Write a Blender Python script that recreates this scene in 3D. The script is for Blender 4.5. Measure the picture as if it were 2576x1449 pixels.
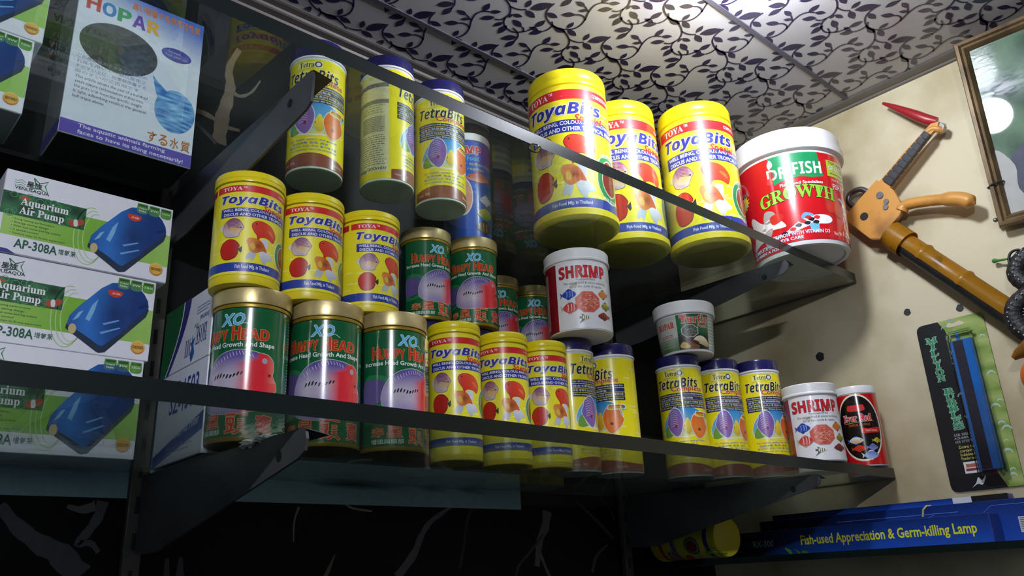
import bpy, bmesh, math, random
from mathutils import Vector, Matrix, noise, geometry
random.seed(7)
for o in list(bpy.data.objects): bpy.data.objects.remove(o)
# ---------------------------------------------------------------- units: 1 shelf unit = S metres, the lens sits at height Z0
S = 0.47; Z0 = 1.55
def P(x, y, z): return Vector((x*S, y*S, z*S + Z0))
XW, YB, ZC = 2.37, 1.64, 1.385            # right wall, back wall, ceiling
ZL, ZU, GT = .2503, .8326, .0268          # shelf tops and glass thickness
scene = bpy.context.scene; COL = scene.collection
# ---------------------------------------------------------------- camera
cam = bpy.data.cameras.new('camera'); cam.sensor_width = 36; cam.sensor_fit = 'HORIZONTAL'
cam.lens = 2056.8/2576*36; cam.clip_start = .01; cam.clip_end = 50
camo = bpy.data.objects.new('camera', cam); COL.objects.link(camo)
rt = Vector((.74152533, -.66940831, -.04508551)); up = -Vector((.19507138, .2794071, -.9401483)); fw = Vector((.6419403, .68834889, .33776985))
camo.matrix_world = Matrix.Translation(P(0, 0, 0)) @ Matrix((rt, up, -fw)).transposed().to_4x4()
scene.camera = camo
# ---------------------------------------------------------------- world, exposure
w = bpy.data.worlds.new('world'); scene.world = w; w.use_nodes = True
w.node_tree.nodes['Background'].inputs[0].default_value = (.62, .7, .85, 1)
w.node_tree.nodes['Background'].inputs[1].default_value = .035
scene.view_settings.view_transform = 'Standard'; scene.view_settings.look = 'None'
scene.view_settings.exposure = 0.75; scene.view_settings.gamma = 1; scene.view_settings.use_curve_mapping = False
scene.cycles.use_denoising = True
scene.cycles.max_bounces = 10; scene.cycles.transparent_max_bounces = 12; scene.cycles.sample_clamp_indirect = 4
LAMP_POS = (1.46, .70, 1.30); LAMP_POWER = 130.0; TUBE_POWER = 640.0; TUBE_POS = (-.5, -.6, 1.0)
# ---------------------------------------------------------------- small helpers
def lin(c):
    if isinstance(c, str): c = tuple(int(c[i:i+2], 16)/255 for i in (0, 2, 4))
    return tuple(x/12.92 if x <= .04045 else ((x+.055)/1.055)**2.4 for x in c[:3])
def mixc(a, b, t):
    t = max(0, min(1, t)); a = lin(a) if isinstance(a, str) else a; b = lin(b) if isinstance(b, str) else b
    return tuple(a[i]*(1-t)+b[i]*t for i in range(3))
def tag(o, label=None, cat=None, group=None, kind=None):
    for k, v in (('label', label), ('category', cat), ('group', group), ('kind', kind)):
        if v: o[k] = v
    return o
def link(name, me, parent=None):
    o = bpy.data.objects.new(name, me); COL.objects.link(o)
    if parent is not None: o.parent = parent
    return o
def obj(name, bm, mats, parent=None, smooth=False):
    me = bpy.data.meshes.new(name)
    bmesh.ops.recalc_face_normals(bm, faces=bm.faces)
    bm.to_mesh(me); bm.free()
    for m in (mats if isinstance(mats, (list, tuple)) else [mats]): me.materials.append(m)
    if smooth:
        for p in me.polygons: p.use_smooth = True
        me.set_sharp_from_angle(angle=math.radians(smooth if smooth is not True else 40))
    return link(name, me, parent)
def thing(name, loc, label, cat, group=None, rz=0):
    o = link(name, None); o.location = loc; o.rotation_euler = (0, 0, rz); tag(o, label, cat, group); return o
def copy_tree(o, parent=None):
    c = o.copy(); COL.objects.link(c); c.parent = parent
    for ch in o.children: copy_tree(ch, c)
    return c
# ---------------------------------------------------------------- materials
MATS = {}
def nodes(name):
    m = bpy.data.materials.new(name); m.use_nodes = True; MATS[name] = m
    return m, m.node_tree.nodes, m.node_tree.links, m.node_tree.nodes['Principled BSDF']
def mat(name, col, rough=.4, metal=0, col2=None, nscale=20, bump=0, bscale=60, lo=.35, hi=.65, coat=0, detail=4):
    m, n, l, b = nodes(name)
    b.inputs['Base Color'].default_value = (*lin(col), 1); b.inputs['Roughness'].default_value = rough; b.inputs['Metallic'].default_value = metal
    b.inputs['Coat Weight'].default_value = coat
    tc = n.new('ShaderNodeTexCoord')
    t = n.new('ShaderNodeTexNoise'); t.inputs['Scale'].default_value = nscale; t.inputs['Detail'].default_value = detail
    l.new(tc.outputs['Object'], t.inputs['Vector'])
    r = n.new('ShaderNodeValToRGB'); r.color_ramp.elements[0].position = lo; r.color_ramp.elements[1].position = hi
    c2 = col2 or col
    r.color_ramp.elements[0].color = (*lin(col), 1); r.color_ramp.elements[1].color = (*lin(c2), 1)
    l.new(t.outputs['Fac'], r.inputs['Fac']); l.new(r.outputs['Color'], b.inputs['Base Color'])
    if bump:
        t2 = n.new('ShaderNodeTexNoise'); t2.inputs['Scale'].default_value = bscale; t2.inputs['Detail'].default_value = 5
        l.new(tc.outputs['Object'], t2.inputs['Vector'])
        bp = n.new('ShaderNodeBump'); bp.inputs['Strength'].default_value = bump; bp.inputs['Distance'].default_value = .002
        l.new(t2.outputs['Fac'], bp.inputs['Height']); l.new(bp.outputs['Normal'], b.inputs['Normal'])
    return m
def print_mat(name, rough, coat=0, wear=.06, spec=.5):
    m, n, l, b = nodes(name)
    a = n.new('ShaderNodeAttribute'); a.attribute_name = 'Col'
    tc = n.new('ShaderNodeTexCoord'); t = n.new('ShaderNodeTexNoise'); t.inputs['Scale'].default_value = 90; t.inputs['Detail'].default_value = 6
    l.new(tc.outputs['Object'], t.inputs['Vector'])
    mx = n.new('ShaderNodeMix'); mx.data_type = 'RGBA'; mx.blend_type = 'SOFT_LIGHT'; mx.inputs[0].default_value = wear*4
    l.new(a.outputs['Color'], mx.inputs[6]); l.new(t.outputs['Fac'], mx.inputs[7]); l.new(mx.outputs[2], b.inputs['Base Color'])
    b.inputs['Roughness'].default_value = rough; b.inputs['Coat Weight'].default_value = coat; b.inputs['Coat Roughness'].default_value = .08
    b.inputs['Specular IOR Level'].default_value = spec
    return m
INK = print_mat('printed_paper_label', .34, .4)
INKBOX = print_mat('printed_carton', .42, .15, spec=.4)
INKDIM = print_mat('printed_poster', .55, 0, spec=.2)
INKGLOSS = print_mat('printed_shrink_sleeve', .2, .6)
INKPIC = print_mat('picture_under_glass', .7, 1.0, spec=.2); INKPIC.node_tree.nodes['Principled BSDF'].inputs['Coat Roughness'].default_value = .03
INKCEIL = print_mat('ceiling_panel_print', .28, .2, wear=.0)
YEL = mat('yellow_plastic', 'ecd91c', .3, col2='e2cc14', nscale=8)
YELB = mat('yellow_plastic_body', 'e6d42a', .36, col2='dcc820', nscale=8)
NAVY = mat('navy_plastic', '23205c', .2, col2='1d1b50', nscale=8, coat=.3)
WHITE = mat('white_plastic', 'eceaec', .32, col2='e2e0e2', nscale=8)
WHITED = mat('white_can_bottom', 'dfe6da', .45, col2='c9d2c4', nscale=14)
GOLD = mat('gold_foil_lid', 'd2c08a', .34, metal=.5, col2='a48e58', nscale=26, bump=.35, bscale=38)
GOLDP = mat('gold_plastic', 'a58b2a', .35, metal=.4, col2='8c7320', nscale=20)
GREEN = mat('dark_green_plastic', '12502f', .25, col2='0f4428', nscale=10)
REDP = mat('red_tin', 'c9161c', .28, col2='b81218', nscale=10)
BLUET = mat('blue_tin', '2c55b4', .3, col2='24489c', nscale=10)
STEEL = mat('painted_steel', '56575a', .45, metal=.35, col2='47484b', nscale=16, bump=.05, bscale=300)
STEELD = mat('bracket_hole_black', '0a0a0b', .6, nscale=10)
ALU = mat('upright_aluminium', '5a5852', .5, metal=.3, col2='4a4843', nscale=16)
CARD = mat('white_carton', 'dcdde6', .45, col2='d2d3de', nscale=9)
CARDI = mat('raw_carton_underside', 'b9c8b4', .6, col2='a4b49f', nscale=12)
BLACK = mat('black_rubber', '17171a', .5, col2='222226', nscale=40, bump=.2)
CHROME = mat('zinc_hardware', '8d8f92', .35, metal=.9, col2='6f7174', nscale=60)
ORANGE = mat('orange_paint_scuffed', 'cd9244', .38, col2='7d5226', nscale=16, lo=.54, hi=.74, detail=9)
ORANGEB = mat('orange_barrel_paint', 'c68c22', .3, col2='5c3e18', nscale=22, lo=.58, hi=.7, detail=9)
REDPL = mat('red_plastic', 'a3262c', .35, col2='8f1f26', nscale=20)
BRONZE = mat('bronze_moulding', '7a6444', .38, metal=.35, col2='4c3b26', nscale=30, lo=.3, hi=.7)
WALLM = mat('beige_plaster', 'd3c8a8', .62, col2='a5966e', nscale=7, bump=.35, bscale=34, lo=.42, hi=.68, detail=7)
WALLB = mat('dark_back_wall', '08090c', .6, col2='0c0d10', nscale=6)
CEILM = mat('ceiling_panel_pvc', 'b4b1b6', .3, col2='aeabb0', nscale=2, coat=.2)
TRIMM = mat('ceiling_trim_pvc', '76706d', .42, col2='6c6663', nscale=3)
JOINT = mat('ceiling_joint_strip', '55535f', .45, col2='4c4a56', nscale=6)
DARKLINE = mat('dark_gap', '101012', .7, nscale=4)
PLUG = mat('wall_plug_grey', '2c2c2e', .6, nscale=30)
ORG = mat('orange_fruit_skin', 'e2701a', .35, col2='d25f12', nscale=12, bump=.1, bscale=80)
BROWN = mat('brown_resin', '6b4416', .35, col2='9a6a1e', nscale=18)
TWIG = mat('green_plastic_leaf', '4f9a3c', .35, col2='2f7a34', nscale=30)
PAPERW = mat('newsprint_wad', 'dcdcdc', .7, col2='303030', nscale=55, lo=.56, hi=.62, bump=.4)
BLUEACR = mat('blue_acrylic_bar', '2a78d0', .25, col2='236abc', nscale=20, coat=.4)
STONE = mat('dark_air_stone', '2a2633', .85, col2='343040', nscale=300, bump=.4, bscale=600)
GLASSM, n, l, b = nodes('shelf_glass')
b.inputs['Base Color'].default_value = (.82, .93, .87, 1); b.inputs['Roughness'].default_value = .0; b.inputs['IOR'].default_value = 1.5
b.inputs['Transmission Weight'].default_value = 1
tc = n.new('ShaderNodeTexCoord'); t = n.new('ShaderNodeTexNoise'); t.inputs['Scale'].default_value = 9; t.inputs['Detail'].default_value = 8
l.new(tc.outputs['Object'], t.inputs['Vector'])
mr = n.new('ShaderNodeMapRange'); mr.inputs[1].default_value = .35; mr.inputs[2].default_value = .75; mr.inputs[3].default_value = .035; mr.inputs[4].default_value = .095
l.new(t.outputs['Fac'], mr.inputs[0])
df = n.new('ShaderNodeBsdfDiffuse'); df.inputs[0].default_value = (.55, .6, .56, 1)
ms = n.new('ShaderNodeMixShader'); l.new(mr.outputs[0], ms.inputs[0]); l.new(b.outputs[0], ms.inputs[1]); l.new(df.outputs[0], ms.inputs[2])
l.new(ms.outputs[0], n['Material Output'].inputs[0])
GEDGE = mat('glass_edge', '0d1716', .27, metal=.0, col2='121c1b', nscale=12); GEDGE.node_tree.nodes['Principled BSDF'].inputs['Specular IOR Level'].default_value = .7
CLEAR, n, l, b = nodes('clear_plastic')
g = n.new('ShaderNodeBsdfGlossy'); g.inputs['Roughness'].default_value = .08
tr = n.new('ShaderNodeBsdfTransparent'); tr.inputs[0].default_value = (.93, .95, .95, 1)
lw = n.new('ShaderNodeLayerWeight'); lw.inputs[0].default_value = .25
ms = n.new('ShaderNodeMixShader'); l.new(lw.outputs['Fresnel'], ms.inputs[0]); l.new(tr.outputs[0], ms.inputs[1]); l.new(g.outputs[0], ms.inputs[2]); l.new(ms.outputs[0], n['Material Output'].inputs[0])
def emit(name, col, strength):
    m, n, l, b = nodes(name)
    b.inputs['Base Color'].default_value = (*lin(col), 1); b.inputs['Emission Color'].default_value = (*lin(col), 1); b.inputs['Emission Strength'].default_value = strength
    return m
# ---------------------------------------------------------------- shape builders
def lathe(prof, seg=72, bm=None, cap0=True, cap1=True):
    bm = bm or bmesh.new(); rings = []
    for r, z in prof: rings.append([bm.verts.new((r*math.sin(2*math.pi*i/seg), -r*math.cos(2*math.pi*i/seg), z)) for i in range(seg)])
    for a, c in zip(rings, rings[1:]):
        for i in range(seg): bm.faces.new((a[i], a[(i+1) % seg], c[(i+1) % seg], c[i]))
    if cap0: bm.faces.new(rings[0][::-1])
    if cap1: bm.faces.new(rings[-1])
    return bm
def box(bm, x0, x1, y0, y1, z0, z1, bev=0):
    r = bmesh.ops.create_cube(bm, size=1)
    M = Matrix.Translation(((x0+x1)/2, (y0+y1)/2, (z0+z1)/2)) @ Matrix.Diagonal((x1-x0, y1-y0, z1-z0, 1))
    bmesh.ops.transform(bm, matrix=M, verts=r['verts'])
    if bev:
        es = list({e for v in r['verts'] for e in v.link_edges})
        bmesh.ops.bevel(bm, geom=es, offset=bev, segments=2, affect='EDGES', profile=.5)
    return bm
def tube(bm, pts, rad, seg=10, closed=False):
    pts = [Vector(p) for p in pts]; n = len(pts); rings = []; prev = None
    for i, p in enumerate(pts):
        d = (pts[(i+1) % n]-pts[i-1]) if closed else (pts[min(i+1, n-1)]-pts[max(i-1, 0)])
        d.normalize()
        if prev is None: a = d.orthogonal().normalized()
        else: a = (prev-d*prev.dot(d)).normalized()
        prev = a; c = d.cross(a); r = rad[i] if isinstance(rad, (list, tuple)) else rad
        rings.append([bm.verts.new(p+(a*math.cos(2*math.pi*k/seg)+c*math.sin(2*math.pi*k/seg))*r) for k in range(seg)])
    for i in range(n if closed else n-1):
        A, B = rings[i], rings[(i+1) % n]
        for k in range(seg): bm.faces.new((A[k], A[(k+1) % seg], B[(k+1) % seg], B[k]))
    if not closed: bm.faces.new(rings[0][::-1]); bm.faces.new(rings[-1])
    return bm
def prism(bm, pts, off):
    """pts: 3-D outline, off: extrusion vector"""
    a = [bm.verts.new(p) for p in pts]; b2 = [bm.verts.new(Vector(p)+off) for p in pts]; n = len(a)
    bm.faces.new(a[::-1]); bm.faces.new(b2)
    for i in range(n): bm.faces.new((a[i], a[(i+1) % n], b2[(i+1) % n], b2[i]))
    return bm
def spline(pts, k=5, closed=True):
    n = len(pts); out = []
    for i in range(n if closed else n-1):
        if closed: p0, p1, p2, p3 = pts[i-1], pts[i], pts[(i+1) % n], pts[(i+2) % n]
        else: p0, p1, p2, p3 = pts[max(i-1, 0)], pts[i], pts[i+1], pts[min(i+2, n-1)]
        for j in range(k):
            t = j/k
            out.append(tuple(.5*(2*p1[c]+(p2[c]-p0[c])*t+(2*p0[c]-5*p1[c]+4*p2[c]-p3[c])*t*t+(3*p1[c]-p0[c]-3*p2[c]+p3[c])*t**3) for c in range(len(p1))))
    if not closed: out.append(tuple(pts[-1]))
    return out
# ---------------------------------------------------------------- print: flat artwork laid on a label, a carton or a panel
CUTS = {'b': (0x1D400, 0x1D41A, set('TOYAetraGRWHquimPplEvdMILNBUS ')), 'sb': (0x1D5D4, 0x1D5EE, set('SHRIMPUYEADFO')), 'sbi': (0x1D63C, 0x1D656, set('ToyaBitser'))}   # letters taken in the true bold cuts
def style(s, st):
    if st not in CUTS or not set(s) <= CUTS[st][2]: return s
    return ''.join(chr(CUTS[st][0]+ord(c)-65) if 'A' <= c <= 'Z' else chr(CUTS[st][1]+ord(c)-97) if 'a' <= c <= 'z' else c for c in s)
TC = {}
def glyphs(s, st=None, bold=0.0, shear=0.0):
    if st and style(s, st) == s: bold, shear = min(bold+.018, .022), shear+(.24 if st in ('sbi', 'bi') else 0)
    else: bold = min(bold, .012) if st else min(bold, .015)
    key = (s, st, bold, shear)
    if key not in TC:
        c = bpy.data.curves.new('t', 'FONT'); c.body = style(s, st); c.size = 1; c.offset = bold; c.shear = shear; c.resolution_u = 2
        o = bpy.data.objects.new('t', c); me = o.to_mesh()
        TC[key] = ([(v.co.x, v.co.y) for v in me.vertices], [tuple(p.vertices) for p in me.polygons])
        o.to_mesh_clear(); bpy.data.objects.remove(o); bpy.data.curves.remove(c)
    return TC[key]
def bbox(vs): return min(v[0] for v in vs), max(v[0] for v in vs), min(v[1] for v in vs), max(v[1] for v in vs)
class Art:
    """artwork in (u,v) metres; coordinates given as (a,f): a degrees (round) or 0..1 (flat), f from the top 0..1"""
    def __init__(s, w=None, h=1, R=None): s.R = R; s.w = w; s.h = h; s.el = []; s.part = 'lettering'
    def uv(s, a, f): return ((math.radians(a)*s.R if s.R else a*s.w), s.h*(1-f))
    def add(s, vs, fs, col, lay, part, grad=None): s.el.append((part or s.part, vs, fs, col, lay, grad))
    def poly(s, pts, col, lay=1, part='label', grad=None):
        s.add([s.uv(*p) for p in pts], [tuple(range(len(pts)))], col, lay, part, grad)
    def rect(s, a0, a1, f0, f1, col, lay=1, part='label', grad=None): s.poly([(a0, f1), (a1, f1), (a1, f0), (a0, f0)], col, lay, part, grad)
    def ell(s, a, f, ra, rf, col, lay=1, part='label', n=28, grad=None, a0=0):
        s.poly([(a+ra*math.cos(2*math.pi*i/n+a0), f-rf*math.sin(2*math.pi*i/n+a0)) for i in range(n)], col, lay, part, grad)
    def ring(s, a, f, ra, rf, wd, col, lay=1, part='label', n=36):
        for i in range(n):
            t0, t1 = 2*math.pi*i/n, 2*math.pi*(i+1)/n
            s.poly([(a+ra*k*math.cos(t), f-rf*k*math.sin(t)) for k, t in ((1, t0), (1, t1), (1-wd, t1), (1-wd, t0))], col, lay, part)
    def blob(s, box, pts, col, lay=1, part='picture', grad=None, k=4, flip=False):
        """pts in a unit box (x right, y up) placed in box=(a0,a1,f0,f1)"""
        a0, a1, f0, f1 = box
        q = spline(pts, k) if k > 1 else pts
        if flip: q = [(1-x, y) for x, y in q]
        g = None
        if grad:
            (u0, v1), (u1, v0) = s.uv(a0, f0), s.uv(a1, f1)
            g = (lambda u, v: grad(((1-(u-u0)/(u1-u0)) if flip else (u-u0)/(u1-u0)), (v-v0)/(v1-v0)))
        s.poly([(a0+(a1-a0)*x, f1-(f1-f0)*y) for x, y in q], col, lay, part, g)
    def line(s, pts, wd, col, lay=1, part='picture', taper=False):
        """pts (a,f) polyline, wd width in metres"""
        q = [s.uv(*p) for p in pts]; n = len(q); L = []; Rr = []
        for i in range(n):
            d = Vector(q[min(i+1, n-1)])-Vector(q[max(i-1, 0)])
            d = d.normalized() if d.length else Vector((1, 0))
            k = wd/2*((1-i/(n-1)*.85) if taper else 1)
            L.append((q[i][0]-d.y*k, q[i][1]+d.x*k)); Rr.append((q[i][0]+d.y*k, q[i][1]-d.x*k))
        vs = L+Rr; s.add(vs, [(i, i+1, n+i+1, n+i) for i in range(n-1)], col, lay, part)
    def text(s, t, a0, a1, f0, f1, col, lay=2, st=None, bold=0.0, shear=0.0, rot=0, outline=None, flipv=False, part=None, arch=0, slope=0):
        vs, fs = glyphs(t, st, bold, shear); x0, x1, y0, y1 = bbox(vs)
        (u0, v1), (u1, v0) = s.uv(a0, f0), s.uv(a1, f1)
        def place(q):
            out = []
            for x, y in q:
                p = (x-x0)/(x1-x0); r = (y-y0)/(y1-y0)
                if rot == 90: p, r = 1-r, p
                elif rot == -90: p, r = r, 1-p
                elif rot == 180: p, r = 1-p, 1-r
                out.append((u0+(u1-u0)*p, v0+(v1-v0)*(r+arch*(4*p*(1-p))+slope*p)))
            return out
        if outline:
            oc, ow = outline[0], outline[1]
            for k in range(7):
                t_ = k*math.pi*2/7; s.add(place([(x+ow*math.cos(t_), y+ow*math.sin(t_)) for x, y in vs]), fs, oc, lay+.01*k, part)
        s.add(place(vs), fs, col, lay+(1 if outline else 0), part)
    def scribble(s, a0, a1, f0, f1, col, lay=2, rows=4, seed=1, part=None):
        """small print too fine to read: rows of short dashes"""
        rn = random.Random(seed); dh = (f1-f0)/rows
        for i in range(rows):
            a = a0; end = a1-(a1-a0)*rn.random()*.18
            while a < end:
                wd = (a1-a0)*(.03+.09*rn.random()); s.rect(a, min(a+wd, end), f0+dh*(i+.25), f0+dh*(i+.62), col, lay, part or s.part); a += wd+(a1-a0)*.022
    def build(s, parent, material, mp, off=.00012, eps=.00007, step=None, names=None):
        """mp(u,v,height)->(3-D point, normal). One mesh per part key; 'label' is the sheet, the others its children"""
        parts = []
        for e in s.el:
            if e[0] not in parts: parts.append(e[0])
        if 'label' in parts: parts.remove('label'); parts.insert(0, 'label')
        sheet = parent
        for part in parts:
            V, F, C, N = [], [], [], []
            for pt, vs, fs, col, lay, grad in s.el:
                if pt != part: continue
                c = lin(col) if isinstance(col, str) else col
                if grad:
                    x0, x1, y0, y1 = bbox(vs); gu, gv = (x1-x0)/24+1e-9, (y1-y0)/24+1e-9
                for f in fs:
                    pol = [vs[k] for k in f]
                    tri = [[pol[k] for k in t] for t in geometry.tessellate_polygon([[(x, y, 0) for x, y in pol]])] if len(pol) > 4 else [pol]
                    for q in tri:
                        if sum(q[k][0]*q[(k+1) % len(q)][1]-q[(k+1) % len(q)][0]*q[k][1] for k in range(len(q))) < 0: q = q[::-1]
                        qs = cut(q, 0, step) if step else [q]
                        if grad:
                            if not step: qs = [r for p in qs for r in cut(p, 0, gu)]
                            qs = [r for p in qs for r in cut(p, 1, gv)]
                        for r in qs:
                            n0 = len(V)
                            for u, v in r:
                                p, nn = mp(u, v, off+eps*lay); V.append(p); N.append(nn); C.extend((*(grad(u, v)[:3] if grad else c), 1.0))
                            F.append(range(n0, len(V)))
            me = bpy.data.meshes.new(part); me.from_pydata(V, [], F)
            me.attributes.new('Col', 'FLOAT_COLOR', 'POINT').data.foreach_set('color', C)
            for p in me.polygons: p.use_smooth = True
            me.normals_split_custom_set_from_vertices(N); me.materials.append(material)
            o = link((names or {}).get(part, part.rstrip('0123456789')), me, parent if part == 'label' else sheet)
            if part == 'label': sheet = o
        return sheet
def cut(q, ax, st):
    """slice a convex polygon into strips of width st along axis ax"""
    lo = min(p[ax] for p in q); hi = max(p[ax] for p in q); a = math.floor(lo/st+1e-6); b2 = math.ceil(hi/st-1e-6)
    if b2-a <= 1: return [q]
    out = []; rest = q
    for k in range(a+1, b2):
        c = k*st; L, R = [], []
        for i in range(len(rest)):
            p, r = rest[i], rest[(i+1) % len(rest)]
            if p[ax] <= c: L.append(p)
            if p[ax] >= c: R.append(p)
            if (p[ax]-c)*(r[ax]-c) < 0:
                t = (c-p[ax])/(r[ax]-p[ax]); m = (p[0]+(r[0]-p[0])*t, p[1]+(r[1]-p[1])*t); L.append(m); R.append(m)
        if len(L) > 2: out.append(L)
        rest = R
        if len(rest) < 3: return out
    out.append(rest); return out
def wrap(Rf):
    """Rf(v): radius at height v"""
    R0 = Rf(None)
    def mp(u, v, h):
        a = u/R0; r = Rf(v)+h; sa, ca = math.sin(a), math.cos(a); return (r*sa, -r*ca, v), (sa, -ca, 0)
    return mp
def flat(o, ux, vx, n):
    """flat art: origin o, u direction, v direction, outward normal"""
    o, ux, vx, n = Vector(o), Vector(ux), Vector(vx), Vector(n)
    return lambda u, v, h: (o+ux*u+vx*v+n*h, n)
# ---------------------------------------------------------------- fish pictures (flat print)
def fish(A, kind, box, lay=2, part='fish_picture', flip=False, c=None):
    B = lambda pts, col, l=0, grad=None, k=4: A.blob(box, pts, col, lay+l, part, grad, k, flip)
    if kind == 'discus':
        B([(.02, .6), (.1, .72), (.2, .62), (.2, .45), (.08, .38), (.0, .5)], 'd9d6d2')
        body = [(.16, .5), (.24, .78), (.5, .98), (.78, .93), (.97, .62), (.99, .5), (.85, .22), (.8, .06), (.5, .02), (.26, .14)]
        B([((x-.55)*1.04+.55, (y-.5)*1.04+.5) for x, y in body], '5a3c4c', 0)
        def g(x, y):
            q = mixc('cdb6c0', 'a0648c', (y-.3)*1.5); q = mixc(q, lin('deb448'), .9-abs(y-.42)*2.6-abs(x-.68)*1.5); return mixc(q, lin('d2c6d4'), (.24-y)*3)
        B(body, 'd8b0b0', 1, g)
        for i in range(7):
            y = .98-.065*i; B([(.3+.02*i, y-.12), (.5, y-.01), (.8+.01*i, y-.1), (.8+.01*i, y-.12), (.5, y-.035), (.31+.02*i, y-.145)], '6e2c5c', 2)
        for i in range(3): B([(.3, .3-.06*i), (.5, .17-.05*i), (.72, .13-.03*i), (.5, .155-.05*i)], '9a8aa8', 2)
        A.ell(box[0]+(box[1]-box[0])*(.9 if not flip else .1), box[3]-(box[3]-box[2])*.5, (box[1]-box[0])*.035, (box[3]-box[2])*.035, '20303c', lay+3, part, 10)
    elif kind == 'parrot':
        pts = [(.0, .66), (.05, .86), (.2, .97), (.4, .98), (.62, .92), (.8, .8), (.93, .62), (1.0, .42), (.96, .22), (.88, .06), (.78, .1), (.64, .18), (.48, .2), (.34, .16), (.27, .02), (.22, .04), (.2, .24), (.1, .4)]
        B([((x-.5)*1.04+.5, (y-.5)*1.04+.5) for x, y in pts], '5c1414', 0)
        B(pts, 'd23020', 1, lambda x, y: mixc('c81a24', 'e2542c', .4+.6*(x-.3)+.4*(y-.5)))
        B([(.6, .6), (.8, .55), (.92, .3), (.84, .32), (.7, .45)], 'e8703a', 2)
        A.ell(box[0]+(box[1]-box[0])*(.16 if not flip else .84), box[3]-(box[3]-box[2])*.82, (box[1]-box[0])*.03, (box[3]-box[2])*.035, '241014', lay+3, part, 10)
    elif kind == 'disc':
        pts = [(.02, .5), (.12, .82), (.4, .99), (.68, .92), (.86, .68), (.8, .5), (.82, .34), (.7, .1), (.42, .0), (.16, .1)]
        B([((x-.45)*1.05+.45, (y-.5)*1.04+.5) for x, y in pts], '3c1216', 0)
        B([(.8, .5), (.98, .66), (.99, .4), (.93, .32)], '2e2a30', 0, k=1)
        B(pts, 'b01c1e', 1, lambda x, y: mixc('9c1418', 'cc2c22', .35+.7*(.7-x)+.2*y))
        B([(.06, .56), (.0, .5), (.06, .42)], 'd84030', 2, k=1)
    elif kind == 'gold':
        B([(.5, .98), (.66, 1), (.76, .94), (.76, .7), (.64, .6), (.5, .75)], 'cfd3da')
        B([(.08, .38), (.0, .16), (.06, .1), (.14, .16), (.2, .06), (.28, .18), (.34, .38), (.2, .46)], 'b4bac8', 0)
        B([(.42, .5), (.46, .26), (.58, .06), (.68, .0), (.76, .16), (.92, .2), (.99, .3), (.86, .42), (.72, .56), (.58, .62)], 'c2c6d2', 0, lambda x, y: mixc('a9b0c4', 'e4e4ea', y*1.6))
        pts = [(.0, .8), (.04, .94), (.16, .97), (.36, .95), (.54, .84), (.66, .64), (.72, .48), (.56, .5), (.4, .42), (.24, .38), (.1, .5), (.05, .66)]
        B(pts, 'd06a24', 1, lambda x, y: mixc(mixc('c9541e', 'dc8a3a', 1.6*(.5-x)+.3), '6e2a20', 1-abs(x-.4)*5-abs(y-.68)*3) if abs(x-.4) < .2 else mixc('d0602a', 'e0a050', .6-x))
        B([(.12, .7), (.22, .78), (.3, .62), (.24, .5), (.14, .56)], 'd8b04a', 2)
    elif kind == 'swim':       # c = (body, belly, fin, stripe)
        c = c or ('3050b0', '2038a0', '2038a0', 'd0d8e8')
        B([(.0, .78), (.12, .62), (.2, .5), (.12, .38), (.02, .2), (.06, .5)], c[2])
        B([(.36, .8), (.55, 1), (.75, .84), (.6, .7)], c[2]); B([(.4, .2), (.5, .0), (.62, .04), (.66, .24)], c[2])
        B([(.14, .5), (.34, .8), (.62, .88), (.86, .72), (.99, .46), (.84, .22), (.58, .1), (.34, .2)], c[0], 1, lambda x, y: mixc(c[1], c[0], .5+1.4*(y-.45)))
        if c[3]:
            for x in (.42, .6, .74): B([(x, .78), (x+.05, .78), (x+.07, .5), (x+.03, .24), (x-.01, .24), (x+.02, .5)], c[3], 2)
        A.ell(box[0]+(box[1]-box[0])*(.86 if not flip else .14), box[3]-(box[3]-box[2])*.55, (box[1]-box[0])*.028, (box[3]-box[2])*.045, '101018', lay+3, part, 10)
    elif kind == 'angel':
        B([(.0, .98), (.2, .82), (.5, .72), (.9, .5), (.5, .3), (.2, .1), (.02, .0), (.2, .24), (.24, .42), (.04, .44), (.1, .54), (.04, .62), (.24, .6), (.26, .74)], '2e3a24', 0, k=2)
        B([(.3, .52), (.46, .74), (.72, .64), (.99, .5), (.74, .36), (.46, .28)], 'e6e4c8', 1, lambda x, y: mixc('f0ecd8', 'c9c24a', (.5-y)*3))
        for x, e in ((.4, .2), (.57, .17), (.74, .12)): B([(x, .5+e), (x+.055, .5+e*.95), (x+.055, .5-e*.9), (x, .5-e*.95)], '1c2018', 2, k=1)
    elif kind == 'disk_face':  # large discus seen from the front quarter: c = (edge, centre, stripe)
        e, m, st = c
        pts = [(.5, .99), (.8, .92), (.98, .66), (.96, .4), (.8, .12), (.6, .02), (.36, .12), (.1, .34), (.02, .52), (.12, .66), (.22, .86)]
        B([((x-.5)*1.06+.5, (y-.5)*1.05+.5) for x, y in pts], 'e9e6e0', 0)
        B(pts, e, 1, lambda x, y: mixc(m, e, 2.2*math.hypot(x-.55, y-.45)))
        for i in range(8): B([(.25, .88-.075*i), (.45, .93-.075*i), (.7, .87-.075*i), (.7, .862-.075*i), (.45, .918-.075*i), (.26, .87-.075*i)], st, 2)
        A.ell(box[0]+(box[1]-box[0])*(.58 if not flip else .42), box[3]-(box[3]-box[2])*.36, (box[1]-box[0])*.075, (box[3]-box[2])*.055, '7a2a4a', lay+3, part, 14)
    elif kind == 'horn':       # hump-headed cichlid facing right
        B([(.0, .66), (.05, .84), (.22, .83), (.36, .66), (.4, .56), (.3, .62), (.18, .74), (.08, .72)], '2a7a4c', 0)
        B([(.0, .18), (.02, .05), (.2, .1), (.3, .22), (.26, .28), (.14, .14)], '2a7a4c', 0)
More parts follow.
